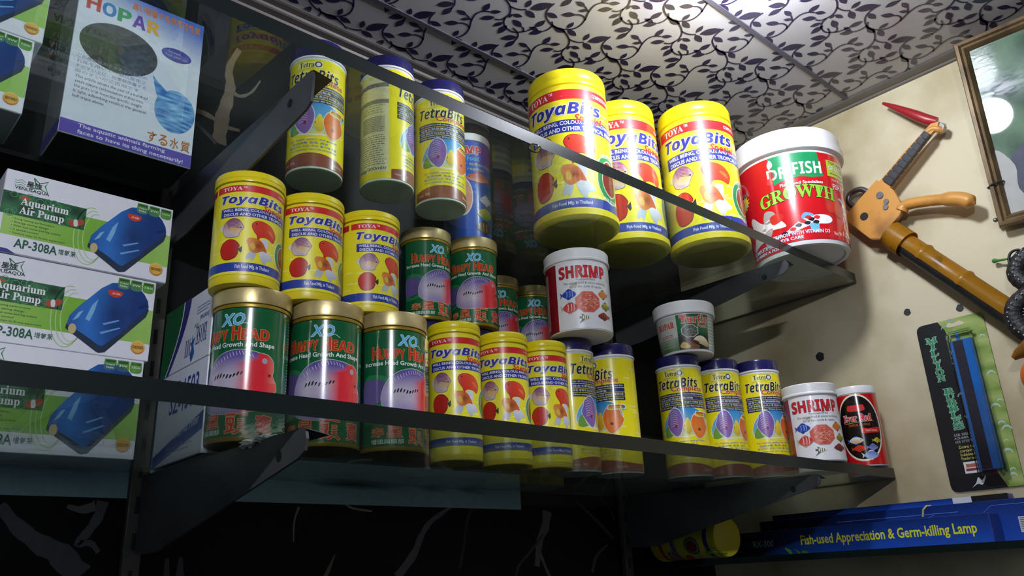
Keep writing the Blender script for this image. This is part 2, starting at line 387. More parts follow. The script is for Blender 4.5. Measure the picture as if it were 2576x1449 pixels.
        B([(.0, .7), (.1, .74), (.22, .72), (.32, .58), (.34, .42), (.26, .28), (.1, .18), (.0, .2)], '54447c', 1, lambda x, y: mixc('6a5a94', '3a2e64', x*2))
        pts = [(.28, .5), (.34, .7), (.48, .9), (.68, .99), (.88, .96), (.96, .93), (1.06, .9), (1.13, .78), (1.14, .6), (1.13, .5), (1.18, .36), (1.19, .22), (1.1, .12), (.96, .06), (.7, .0), (.45, .02), (.3, .12), (.26, .3)]
        pts = [(x/1.2, y) for x, y in pts]
        B([((x-.6)*1.015+.6, (y-.5)*1.03+.5) for x, y in pts], '9fc4a4', 1)
        def g(x, y):
            q = mixc('b4aabc', '5c4c94', (y-.5)*2.6); q = mixc(q, lin('8a78b4'), (.3-y)*3); q = mixc(q, lin('8d7cb8'), (.36-x)*5)
            q = mixc(q, lin('d02a34'), (x-.56)*7 - (max(0, y-.72)*9 if x < .78 else 0))
            if x > .86: q = mixc(q, lin('c98a78'), (x-.86)*6*(1 if y > .35 else .4))
            return q
        B(pts, 'c8b8cc', 2, g)
        rn = random.Random(5)
        for i in range(9):
            x = .36+i*.035; y = .46+.02*math.sin(i)+.012*i*.4
            B([(x-.012, y-.04), (x+.006, y-.02*rn.random()), (x+.014, y+.04*rn.random()+.02), (x-.004, y+.03)], '22242c', 3)
        for i in range(14):
            t = i/13; B([(.34+.4*t, .64+.24*math.sin(t*2.2)), (.345+.4*t, .65+.24*math.sin(t*2.2)), (.33+.4*t, .72+.25*math.sin(t*2.3)), (.325+.4*t, .715+.25*math.sin(t*2.3))], 'cdbfe0', 3, k=1)
        A.ell(box[0]+(box[1]-box[0])*.85, box[3]-(box[3]-box[2])*.78, (box[1]-box[0])*.028, (box[3]-box[2])*.06, 'a09aa8', lay+3, part, 14)
        A.ell(box[0]+(box[1]-box[0])*.905, box[3]-(box[3]-box[2])*.5, (box[1]-box[0])*.02, (box[3]-box[2])*.035, 'c03028', lay+4, part, 12)
        A.ell(box[0]+(box[1]-box[0])*.905, box[3]-(box[3]-box[2])*.5, (box[1]-box[0])*.01, (box[3]-box[2])*.018, '200808', lay+5, part, 10)
# ================================================================ the setting
def quadbox(name, x0, x1, y0, y1, z0, z1, m, kind='structure', bev=0, parent=None):
    bm = bmesh.new(); a, c = P(x0, y0, z0), P(x1, y1, z1); box(bm, a.x, c.x, a.y, c.y, a.z, c.z, bev)
    o = obj(name, bm, m, parent)
    if kind and parent is None: o['kind'] = kind
    return o
wb = quadbox('wall_back', -1.0, XW+.05, YB, YB+.06, -1.2, ZC+.03, WALLB)
wr = quadbox('wall_right', XW, XW+.06, -1.6, YB+.06, -1.2, ZC+.06, WALLM)
# ceiling: pvc panels side by side, each with its printed vines
STEMS = [[(0.0348, -0.0568), (0.0372, -0.0334), (0.0461, -0.0146), (0.0622, -0.0013), (0.0889, 0.0079), (0.1146, 0.0088), (0.1338, -0.0037), (0.1468, -0.0168), (0.1507, -0.0374), (0.1435, -0.0623), (0.129, -0.0882), (0.1213, -0.1151), (0.1278, -0.1347), (0.143, -0.1451)], [(0.0893, 0.0077), (0.1087, 0.0078), (0.1297, 0.0067), (0.1552, 0.0142), (0.1753, 0.0265), (0.1888, 0.0445), (0.1903, 0.062), (0.1856, 0.0782), (.172, .085)], [(0.1903, 0.062), (0.1981, 0.079), (0.215, 0.0913), (0.2344, 0.0954), (0.249, 0.0926), (0.2664, 0.0768), (0.2736, 0.0625), (0.2768, 0.0426)], [(0.1704, 0.0223), (0.1855, 0.0205), (0.1997, 0.0153), (0.2112, 0.0054)], [(0.2657, 0.0774), (0.2603, 0.0685), (0.2497, 0.0639)], [(0.0799, -0.0017), (0.0921, 0.0088), (0.0955, 0.0267), (0.0907, 0.0426)], [(0.0942, 0.0105), (0.1049, 0.0122)], [(0.0174, 0.0824), (0.034, 0.0864), (0.0466, 0.0937), (0.0546, 0.105), (0.0577, 0.1168), (0.0589, 0.1247)], [(0.1459, -0.0604), (0.134, -0.0679), (0.1185, -0.0668), (0.1099, -0.06)], [(0.1282, -0.0894), (0.1171, -0.0934), (0.105, -0.0984)]]
LEAVES = [((0.2047, 0.0012), (0.1954, -0.0296)), ((0.2172, -0.0018), (0.2483, -0.0535)), ((0.2115, 0.008), (0.2517, 0.0156)), ((0.1317, -0.0068), (0.1279, -0.0365)), ((0.1367, -0.0049), (0.1748, -0.0003)), ((0.0446, -0.0191), (0.0819, -0.0219)), ((0.1106, -0.0605), (0.0796, -0.0369)), ((0.1057, -0.0982), (0.0726, -0.0967)), ((0.1226, -0.0912), (0.1034, -0.0755)), ((0.143, -0.1451), (0.1672, -0.1644)), ((0.1278, -0.1347), (0.1225, -0.1703)), ((-0.0479, 0.0794), (-0.075, 0.1081)), ((0.1941, 0.0403), (0.1986, 0.0584)), ((0.1949, 0.0409), (0.2238, 0.0327)), ((0.25, 0.0659), (0.2105, 0.0574)), ((0.2766, 0.0436), (0.28, 0.0051)), ((-0.0182, 0.0811), (-0.0279, 0.1105)), ((-0.0024, 0.084), (0.0029, 0.1252)), ((0.0534, 0.1035), (0.0216, 0.137)), ((0.0592, 0.1192), (0.0557, 0.1575)), ((0.0903, 0.0423), (0.0674, 0.0742)), ((0.0779, 0.0477), (0.0483, 0.0518)), ((0.1027, 0.0123), (0.1417, 0.0063))]
PER = .2165
def vine_mesh(y0, y1, x0, x1, rowy, phx):
    bm = bmesh.new(); cl = bm.verts.layers.float_color.new('Col'); c = (*lin('2a2444'), 1)
    def face(pts):
        vs = []
        for p in pts:
            v = bm.verts.new((p[0], p[1], 0)); v[cl] = c; vs.append(v)
        bm.faces.new(vs)
    cells = []
    for st in STEMS:
        q = spline(st, 4, False); n = len(q); a, b2 = [], []
        for i in range(n):
            d = (Vector(q[min(i+1, n-1)])-Vector(q[max(i-1, 0)])).normalized(); k = .0025
            a.append((q[i][0]-d.y*k, q[i][1]+d.x*k)); b2.append((q[i][0]+d.y*k, q[i][1]-d.x*k))
        for i in range(n-1): cells.append([a[i], a[i+1], b2[i+1], b2[i]])
    for b0, t0 in LEAVES:
        b0, t0 = Vector(b0), Vector(t0); d = t0-b0; L = d.length; d.normalize(); nn = Vector((-d.y, d.x))
        sh = [(0, .02), (.12, .11), (.3, .22), (.5, .26), (.7, .21), (.88, .1), (1, 0)]
        pts = [b0+d*L*s+nn*L*w for s, w in sh]+[b0+d*L*s-nn*L*w*.85 for s, w in sh[-2:0:-1]]
        cells.append([(p.x, p.y) for p in pts])
    for j in range(-3, 4):
        ry = rowy+j*PER
        if ry < y0-.25 or ry > y1+.25: continue
        for i in range(int((x0-phx)/PER)-1, int((x1-phx)/PER)+2):
            for cpts in cells: face([(x+phx+i*PER, y+ry) for x, y in cpts])
    for co, no in (((0, y0, 0), (0, -1, 0)), ((0, y1, 0), (0, 1, 0)), ((x0, 0, 0), (-1, 0, 0)), ((x1, 0, 0), (1, 0, 0))):
        bmesh.ops.bisect_plane(bm, geom=bm.verts[:]+bm.edges[:]+bm.faces[:], plane_co=co, plane_no=no, clear_outer=True)
    for v in bm.verts: v.co = P(v.co.x, v.co.y, ZC-.0012)
    me = bpy.data.meshes.new('vine_print'); bm.to_mesh(me); bm.free(); me.materials.append(INKCEIL); return me
cl_ = quadbox('ceiling', -1.6, XW+.05, -1.7, YB+.06, ZC+.012, ZC+.05, DARKLINE)
for y0, y1, ry, ph in ((1.442, 1.64, 1.551, 1.394), (.9085, 1.4365, 1.219, 1.461), (.3755, .9035, .897, 1.703), (-.1575, .3705, .364, 1.75), (-.69, -.1625, -.169, 1.6), (-1.6, -.695, -.9, 1.6)):
    p = quadbox('panel', -1.5, XW, y0, y1, ZC-.0005, ZC+.011, CEILM, parent=cl_)
    if y0 > -.2: link('vine_print', vine_mesh(y0, y1, -.6 if y0 < .9 else .3, XW, ry, ph), p)
    quadbox('joint_strip', -1.5, XW, y0-.0135, y0-.0005, ZC-.004, ZC+.008, JOINT, parent=cl_)
# stepped pvc trims where ceiling meets the walls
def trim(name, prof, along):
    bm = bmesh.new()
    if along == 'x': pts = [P(-1.5, y, z) for y, z in prof]; off = P(XW, 0, 0)-P(-1.5, 0, 0)
    else: pts = [P(x, -1.6, z) for x, z in prof]; off = P(0, YB, 0)-P(0, -1.6, 0)
    prism(bm, pts, off); o = obj(name, bm, TRIMM); o['kind'] = 'structure'; return o
trim('trim_1', [(YB, ZC-.0014), (YB-.06, ZC-.0014), (YB-.062, ZC-.006), (YB-.055, ZC-.0075), (YB-.036, ZC-.0075), (YB-.033, ZC-.0125), (YB-.028, ZC-.0145), (YB-.007, ZC-.0145), (YB-.004, ZC-.02), (YB, ZC-.02)], 'x')
trim('trim_2', [(XW, ZC-.0014), (XW-.05, ZC-.0014), (XW-.052, ZC-.005), (XW-.045, ZC-.0065), (XW-.014, ZC-.0065), (XW-.011, ZC-.011), (XW, ZC-.011)], 'y')
# ---------------------------------------------------------------- lamps of the shop
lp = thing('ceiling_lamp', P(*LAMP_POS), 'white globe lamp glowing just under the vine-print ceiling', 'lamp')
bm = lathe([(.001, .034*S*1), (.02*S, .075*S), (.03*S, .078*S), (.03*S, .0835*S), (.001, .0835*S)], 32); obj('lamp_base', bm, WHITE, lp, True)
bm = bmesh.new(); bmesh.ops.create_icosphere(bm, subdivisions=3, radius=.062*S); obj('globe', bm, emit('lamp_glow', 'eef4ff', LAMP_POWER), lp, True)
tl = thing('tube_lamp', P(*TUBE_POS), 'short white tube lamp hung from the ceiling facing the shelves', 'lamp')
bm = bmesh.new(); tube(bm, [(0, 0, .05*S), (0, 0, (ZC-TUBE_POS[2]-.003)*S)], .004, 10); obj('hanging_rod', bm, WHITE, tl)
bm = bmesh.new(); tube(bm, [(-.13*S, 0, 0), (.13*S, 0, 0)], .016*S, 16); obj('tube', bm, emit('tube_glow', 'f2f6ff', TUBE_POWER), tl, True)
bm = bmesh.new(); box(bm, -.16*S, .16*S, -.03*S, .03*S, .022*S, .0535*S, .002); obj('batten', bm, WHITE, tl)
# ---------------------------------------------------------------- posters on the back wall (flat print)
def poster(name, x0, x1, z0, z1, label, bg, grad, roots, off):
    o = thing(name, P(x0, YB-off, z0), label, 'poster')
    A = Art(w=(x1-x0)*S, h=(z1-z0)*S); A.rect(0, 1, 0, 1, bg, 0, 'label', grad)
    for ri, (pts, w0, w1, col) in enumerate(roots):
        q = spline([((x-x0)/(x1-x0), 1-(z-z0)/(z1-z0)) for x, z in pts], 5, False); n = len(q)
        u = [A.uv(*p) for p in q]; L, Rr = [], []
        for i in range(n):
            d = (Vector(u[min(i+1, n-1)])-Vector(u[max(i-1, 0)])).normalized(); k = S*(w0+(w1-w0)*i/(n-1))/2*(1+.1*math.sin(i*1.3)+.06*math.sin(i*3.1))
            L.append((u[i][0]-d.y*k, u[i][1]+d.x*k)); Rr.append((u[i][0]+d.y*k, u[i][1]-d.x*k))
        A.add(L+Rr, [(i, i+1, n+i+1, n+i) for i in range(n-1)], col, 1+ri*.1, f'driftwood_print{ri}')
    A.build(o, INKDIM, flat((0, 0, 0), (1, 0, 0), (0, 0, 1), (0, -1, 0)), off=.0006, names={'label': 'sheet'})
    return o
def W(*px):   # a pixel of the photograph carried onto the back wall
    out = []
    for x, y in px:
        d = rt*((x-1288)/2056.8)-up*((y-724.5)/2056.8)+fw; k = (YB-.002)/d.y; out.append((d.x*k, d.z*k))
    return out
wood = '6f6052'; wd2 = '45424a'
up_roots = [(W((603, 112), (582, 147), (577, 174), (581, 201), (573, 240), (561, 278), (551, 345)), .012, .035, wood), (W((581, 201), (592, 222), (611, 228), (635, 217), (656, 190)), .012, .004, '6c6456'),
            (W((480, 258), (515, 270), (550, 290), (573, 305), (604, 314)), .014, .008, wood), (W((485, 285), (526, 325), (545, 345)), .008, .01, wd2)]
poster('backdrop_poster', .1, 2.2, .42, 1.36, 'dark upper backdrop poster printed with pale driftwood behind the top shelf', '04050a', None, up_roots, .001)
low_roots = [(W((1152, 1265), (1114, 1289), (1079, 1317), (1058, 1352), (1041, 1394), (999, 1452)), .007, .022, '655f6a'), (W((1198, 1262), (1177, 1303), (1166, 1377), (1156, 1430)), .006, .01, '35353d'),
             (W((1376, 1286), (1372, 1324), (1358, 1359), (1351, 1425)), .032, .018, '646360'), (W((1366, 1345), (1337, 1384), (1306, 1422), (1298, 1452)), .008, .006, '404249'), (W((1358, 1390), (1376, 1436), (1385, 1452)), .01, .008, '646360'),
             (W((1445, 1258), (1463, 1275), (1508, 1317), (1543, 1356)), .005, .014, '424248'), (W((0, 1270), (39, 1320), (98, 1367), (149, 1394), (200, 1450)), .016, .045, '4e4d56'),
             (W((169, 1273), (204, 1282), (240, 1273)), .006, .02, '636364'), (W((259, 1261), (247, 1300), (220, 1339), (196, 1367), (228, 1367), (247, 1390)), .02, .008, '55545c'),
             (W((420, 1405), (418, 1452)), .006, .014, '535056'), (W((454, 1402), (452, 1452)), .006, .018, '535056'), (W((752, 1275), (740, 1312), (738, 1363)), .005, .003, '85817b'),
             (W((862, 1261), (880, 1276), (905, 1282), (935, 1286)), .004, .005, '908d84'), (W((842, 1395), (830, 1425), (818, 1452)), .002, .012, '6e6a64'), (W((1528, 1370), (1500, 1400), (1490, 1440)), .006, .012, '4f4d50'), (W((1508, 1250), (1538, 1290), (1545, 1310)), .004, .008, '424248')]
poster('backdrop_poster', .1, 2.3, -.35, .19, 'dark lower backdrop poster with pale roots under the bottom shelf', '030408', None, low_roots, .001)
def sea(u, v):
    t = v/(.26*S); n = noise.noise(Vector((u*26, v*120, 1)))*.5+.5; q = mixc('8fb0b8', '2a5568', t*1.6); q = mixc(q, lin('06121e'), (n-.52)*6*(1 if t > .16 else 0)*min(1, t*4)); return mixc(q, lin('0d2034'), (t-.5)*2)
poster('seabed_poster', .12, 1.52, .178, .438, 'blue and teal seabed poster strip along the wall under the bottom shelf', '2d5666', sea, [], .003)
# ---------------------------------------------------------------- glass shelves, uprights, brackets
def slab(name, x0, x1, y0, y1, zt, th, label, rcorner=.012):
    o = thing(name, P((x0+x1)/2, (y0+y1)/2, zt-th), label, 'shelf')
    bm = bmesh.new(); hx, hy = (x1-x0)/2*S, (y1-y0)/2*S; rc = rcorner*S; pts = []
    for cx, cy, a0 in ((hx-rc, hy-rc, 0), (-hx+rc, hy-rc, 90), (-hx+rc, -hy+rc, 180), (hx-rc, -hy+rc, 270)):
        for k in range(5): a = math.radians(a0+22.5*k); pts.append((cx+rc*math.cos(a), cy+rc*math.sin(a), 0))
    prism(bm, pts, Vector((0, 0, th*S))); bm.normal_update()
    for f in bm.faces: f.material_index = 0 if abs(f.normal.z) > .5 else 1
    g = obj('glass_pane', bm, [GLASSM, GEDGE], o); return o
slab('glass_shelf', -.45, XW-.004, 1.0, YB-.004, ZU, GT, 'upper clear glass wall shelf carrying the tall yellow jars')
slab('glass_shelf', -.45, XW-.004, 1.0, YB-.004, ZL, GT, 'lower clear glass wall shelf carrying the row of stacked jars')
slab('glass_shelf', 1.985, XW-.002, .2, YB-.012, .034, .016, 'small glass shelf on the beige wall under the blue lamp cartons')
UPX = (.537, 1.925)
for i, x in enumerate(UPX):
    u = thing('wall_upright', P(x, YB, -.4), ('slotted metal wall upright behind the carton stack', 'slotted metal wall upright near the beige corner')[i], 'upright')
    bm = bmesh.new(); box(bm, -.016*S, .016*S, -.018*S, -.0025*S, 0, 1.62*S, .001); obj('channel', bm, ALU, u)
    bm = bmesh.new()
    for k in range(24): box(bm, -.0035*S, .0035*S, -.0195*S, -.0175*S, (.03+.065*k)*S, (.06+.065*k)*S)
    obj('slots', bm, STEELD, u)
def bracket(x, zt, hw, ht, droop, ytip, label):
    o = thing('shelf_bracket', P(x, YB-.02, zt), label, 'bracket', 'folded steel shelf brackets')
    L = (YB-.02-ytip)*S; T = .0045*S; hw *= S; ht *= S; dr = droop*S
    prof = [(0, 0), (-L+.012*S, -dr), (-L+.003*S, -dr-.004*S), (-L, -dr-.014*S), (-L+.004*S, -dr-ht+.006*S), (-L+.02*S, -dr-ht-.002*S), (-.1*S, -hw), (0, -hw)]
    bm = bmesh.new(); prism(bm, [(-T/2, y, z) for y, z in prof], Vector((T, 0, 0))); obj('arm_plate', bm, STEEL, o)
    bm = bmesh.new(); fl = [(-L+.002*S, -dr-.001*S), (-L+.012*S, -dr+.003*S), (0, .003*S), (0, -.001*S), (-L+.014*S, -dr-.001*S)]
    prism(bm, [(0, y, z) for y, z in fl], Vector((.034*S, 0, 0)))
    for v in bm.verts:
        if v.co.x > .01*S: v.co.z -= .006*S
    obj('top_flange', bm, STEEL, o)
    bm = bmesh.new(); bmesh.ops.create_cone(bm, cap_ends=True, segments=16, radius1=.0075*S, radius2=.0075*S, depth=T*1.5); bmesh.ops.rotate(bm, verts=bm.verts, matrix=Matrix.Rotation(math.pi/2, 3, 'Y'))
    bmesh.ops.translate(bm, verts=bm.verts, vec=(0, -L+.075*S, -dr-.028*S)); obj('screw_hole', bm, STEELD, o); return o
bracket(UPX[0]+.006, ZU-GT-.007, .12, .065, .004, 1.025, 'steel bracket under the upper shelf above the stacked pump cartons')
bracket(UPX[0]+.006, ZL-GT-.007, .14, .036, .008, 1.0, 'steel bracket under the lower shelf with a paper wad on top')
bracket(UPX[1]+.006, ZL-GT-.007, .14, .028, .004, 1.0, 'steel bracket under the lower shelf above the blue cartons')
bracket(UPX[1]+.03, ZU-GT-.007, .12, .032, .015, 1.0, 'steel bracket under the upper shelf below the red tub')
# ================================================================ jars and cans
def body_of(o, prof, m, name='body', seg=72): return obj(name, lathe(prof, seg), m, o, 35)
def face_turn(x, y, facing): return -math.atan2(x, y)-math.radians(facing)
def put(o, x, y, z, facing, label, cat, group=None, tilt=None):
    o.location = P(x, y, z); o.rotation_euler = (0, 0, face_turn(x, y, facing)); tag(o, label, cat, group); return o
def cyl_art(r, h): return Art(h=h*S, R=r*S+.0002)
def finish(A, o, m=INK, taper=None):
    R0 = A.R; h = A.h
    A.build(o, m, wrap(lambda v: R0 if v is None or taper is None else R0*(taper[0]+(taper[1]-taper[0])*v/h)), step=math.radians(5)*R0)
# ---- yellow jar with blue lettering, four fish and a red band
def toya(r, h, lay, sc=1.0):
    o = link('food_jar', None); R, H = r*S, h*S
    L = lay
    lidf = L['lid']; zl = 1-lidf
    body_of(o, [(R*.9, .0), (R*.98, .006*H), (R*L['base'], .02*H), (R*L['base'], .058*H), (R*1.004, .068*H), (R, .075*H), (R, (zl-.012)*H), (R*.95, (zl-.005)*H), (R*.95, (zl+.02)*H)], YELB)
    k = L['k']
    body_of(o, [(R*.96, zl*H), (R*k*.995, (zl+.003)*H), (R*k, (zl+.012)*H), (R*k, (zl+.3*lidf)*H), (R*k*.985, (zl+.36*lidf)*H), (R*k, (zl+.42*lidf)*H), (R*k*.995, (zl+.8*lidf)*H), (R*k*.97, (1-.006)*H), (R*k*.93, H)], YEL, 'lid')
    A = cyl_art(r, h); a = lambda x: x*sc
    rb, tx, ba, f1, f2, bl = L['red'], L['text'], L['bar'], L['fa'], L['fb'], L['blue']
    A.rect(-178, 178, L['top'], L['bot'], 'ece02c', 0)
    rn = random.Random(3)
    for i in range(26):   # pale cloud wisps of the printed ground
        x, f = rn.uniform(-80, 120), rn.uniform(L['top']+.03, L['bot']-.03); A.blob((a(x), a(x+rn.uniform(14, 30)), f, f+.03), [(0, .3), (.3, .9), (.6, .6), (1, .8), (.8, .2), (.4, .35)], 'f4ec7c', 1, 'label')
    A.rect(a(-61), a(150), rb[0], rb[1], 'd2262c', 1.6); A.rect(-178, a(-66), rb[0], rb[1], 'b8242c', 1.6)
    A.text('TOYA', a(-48), a(-13), rb[0]+.012, rb[1]-.014, 'f6eaea', 2, 'b'); A.text('™', a(-12), a(-6), rb[0]+.01, rb[0]+.03, 'f6eaea', 2)
    A.text('COMPLETE FOOD', a(52), a(92), rb[0]+.022, rb[1]-.022, 'f6eaea', 2, 'sb')
    A.text('ToyaBits', a(-49), a(66), tx[0]+.004, tx[1]+.004, 'a9a9c4', 2, 'sbi', .045, slope=-.06)
    A.text('ToyaBits', a(-50), a(65), tx[0], tx[1], '2b2f92', 3, 'sbi', .02, outline=('e8e8f4', .035), slope=-.06)
    A.text('Special', a(22), a(66), tx[1]-.022, tx[1]+.042, 'd02a2a', 6, 'bi', .0, slope=-.2)
    A.rect(a(-49), a(98), ba[0], ba[1], '2a3390', 1.6)
    m_ = (ba[0]+ba[1])/2
    A.text('WELL BEING, COLOUR AND GROWTH', a(-45), a(88), ba[0]+.008, m_-.004, 'e6e8f4', 2, 'sb', .01)
    A.text('DISCUS AND OTHER TROPICAL FISHES', a(-43), a(94), m_+.006, ba[1]-.008, 'e6e8f4', 2, 'sb', .01)
    fish(A, 'discus', (a(-49), a(-7), f1[0], f1[1]), 2, 'fish_picture1'); fish(A, 'parrot', (a(6), a(49), f1[0]+.01, f1[1]+.01), 2, 'fish_picture2')
    fish(A, 'disc', (a(-45), a(-7), f2[0], f2[1]), 2, 'fish_picture3'); fish(A, 'gold', (a(-1), a(46), f2[0]-.025, f2[1]+.02), 2, 'fish_picture4')
    ce, fc = a(74), (f1[1]+f2[1])/2-.01; ra = a(25); rf = .5*(f2[1]-f1[0])*.78
    A.ell(ce, fc, ra, rf, 'f4f0e0', 2, 'emblem'); A.ell(ce, fc, ra*.95, rf*.95, '2c8a4c', 3, 'emblem'); A.ell(ce, fc, ra*.66, rf*.7, 'e8e4c8', 4, 'emblem'); A.ell(ce, fc, ra*.61, rf*.65, '8a2a20', 5, 'emblem')
    for i in range(40):
        q, t = math.sqrt(rn.random())*.55, rn.uniform(0, 6.28); A.ell(ce+ra*q*math.cos(t), fc-rf*q*math.sin(t), ra*.05, rf*.035, rn.choice(['a8402c', '6e1c18', 'b85a3a']), 6, 'emblem', 6)
    A.text('GRANULES', ce-ra*.6, ce+ra*.6, fc-rf*.9, fc-rf*.72, 'f0f0e8', 4, 'b', arch=.5); A.text('FOR ALL FISH', ce-ra*.55, ce+ra*.55, fc+rf*.74, fc+rf*.9, 'f0f0e8', 4, 'b', arch=-.4)
    A.rect(-178, 178, bl[0], bl[1], '2a3f9c', 1.6); A.text('Fish Food Mfg. in Thailand', a(-17), a(39), bl[0]+.018, bl[1]-.016, 'dfe4f4', 2, 'sb')
    finish(A, o); return o
TL = dict(lid=.118, k=1.0, base=1.045, top=.15, bot=.945, red=(.165, .235), text=(.25, .365), bar=(.38, .468), fa=(.475, .635), fb=(.665, .855), blue=(.872, .935))
TSM = dict(lid=.105, k=1.045, base=1.0, top=.115, bot=.925, red=(.14, .2), text=(.225, .325), bar=(.345, .425), fa=(.44, .61), fb=(.625, .8), blue=(.825, .9))
TT = dict(lid=.095, k=1.05, base=1.0, top=.105, bot=.955, red=(.137, .188), text=(.215, .3), bar=(.325, .398), fa=(.415, .57), fb=(.583, .74), blue=(.832, .893))
jl = toya(.104, .41, TL); js = toya(.0588, .21, TSM); jt = toya(.0535, .2615, TT, 1.2)
g = 'large yellow jars on the upper shelf'
put(jl, 1.419, 1.272, ZU, 14, 'large yellow jar leftmost of three on the upper glass shelf', 'jar', g)
put(copy_tree(jl), 1.641, 1.284, ZU, -16, 'large yellow jar between two equal jars on the upper shelf', 'jar', g)
put(copy_tree(jl), 1.821, 1.149, ZU, 3, 'large yellow jar touching the red tub on the upper shelf', 'jar', g)
g = 'yellow jars standing on gold lids'
put(js, .5640, 1.2830, ZL+.2356, 0, 'yellow jar on the leftmost gold-lidded green jar', 'jar', g)
put(copy_tree(js), .6920, 1.2930, ZL+.2356, -9, 'yellow jar on the middle gold-lidded green jar', 'jar', g)
put(copy_tree(js), .8200, 1.2920, ZL+.2356, -26, 'yellow jar on the third gold-lidded green jar', 'jar', g)
g = 'small yellow jars at the front of the lower shelf'
put(jt, 1.0386, 1.3012, ZL, 0, 'small yellow jar beside the third green jar on the lower shelf', 'jar', g)
put(copy_tree(jt), 1.1747, 1.3003, ZL, 5, 'small yellow jar in the middle of three on the lower shelf', 'jar', g)
put(copy_tree(jt), 1.2985, 1.3005, ZL, -20, 'small yellow jar beside the navy-lidded cans on the lower shelf', 'jar', g)
ly = copy_tree(jt); ly.location = P(2.035, 1.355, .0345+.0565)
zx = Vector((.16, .987, 0)); yx = Vector((-.35, .057, .935)).normalized(); xx = yx.cross(zx); ly.rotation_euler = Matrix((xx, yx, zx)).transposed().to_euler() ; tag(ly, 'small yellow jar lying on its side beside the blue cartons', 'jar', 'x'); del ly['group']
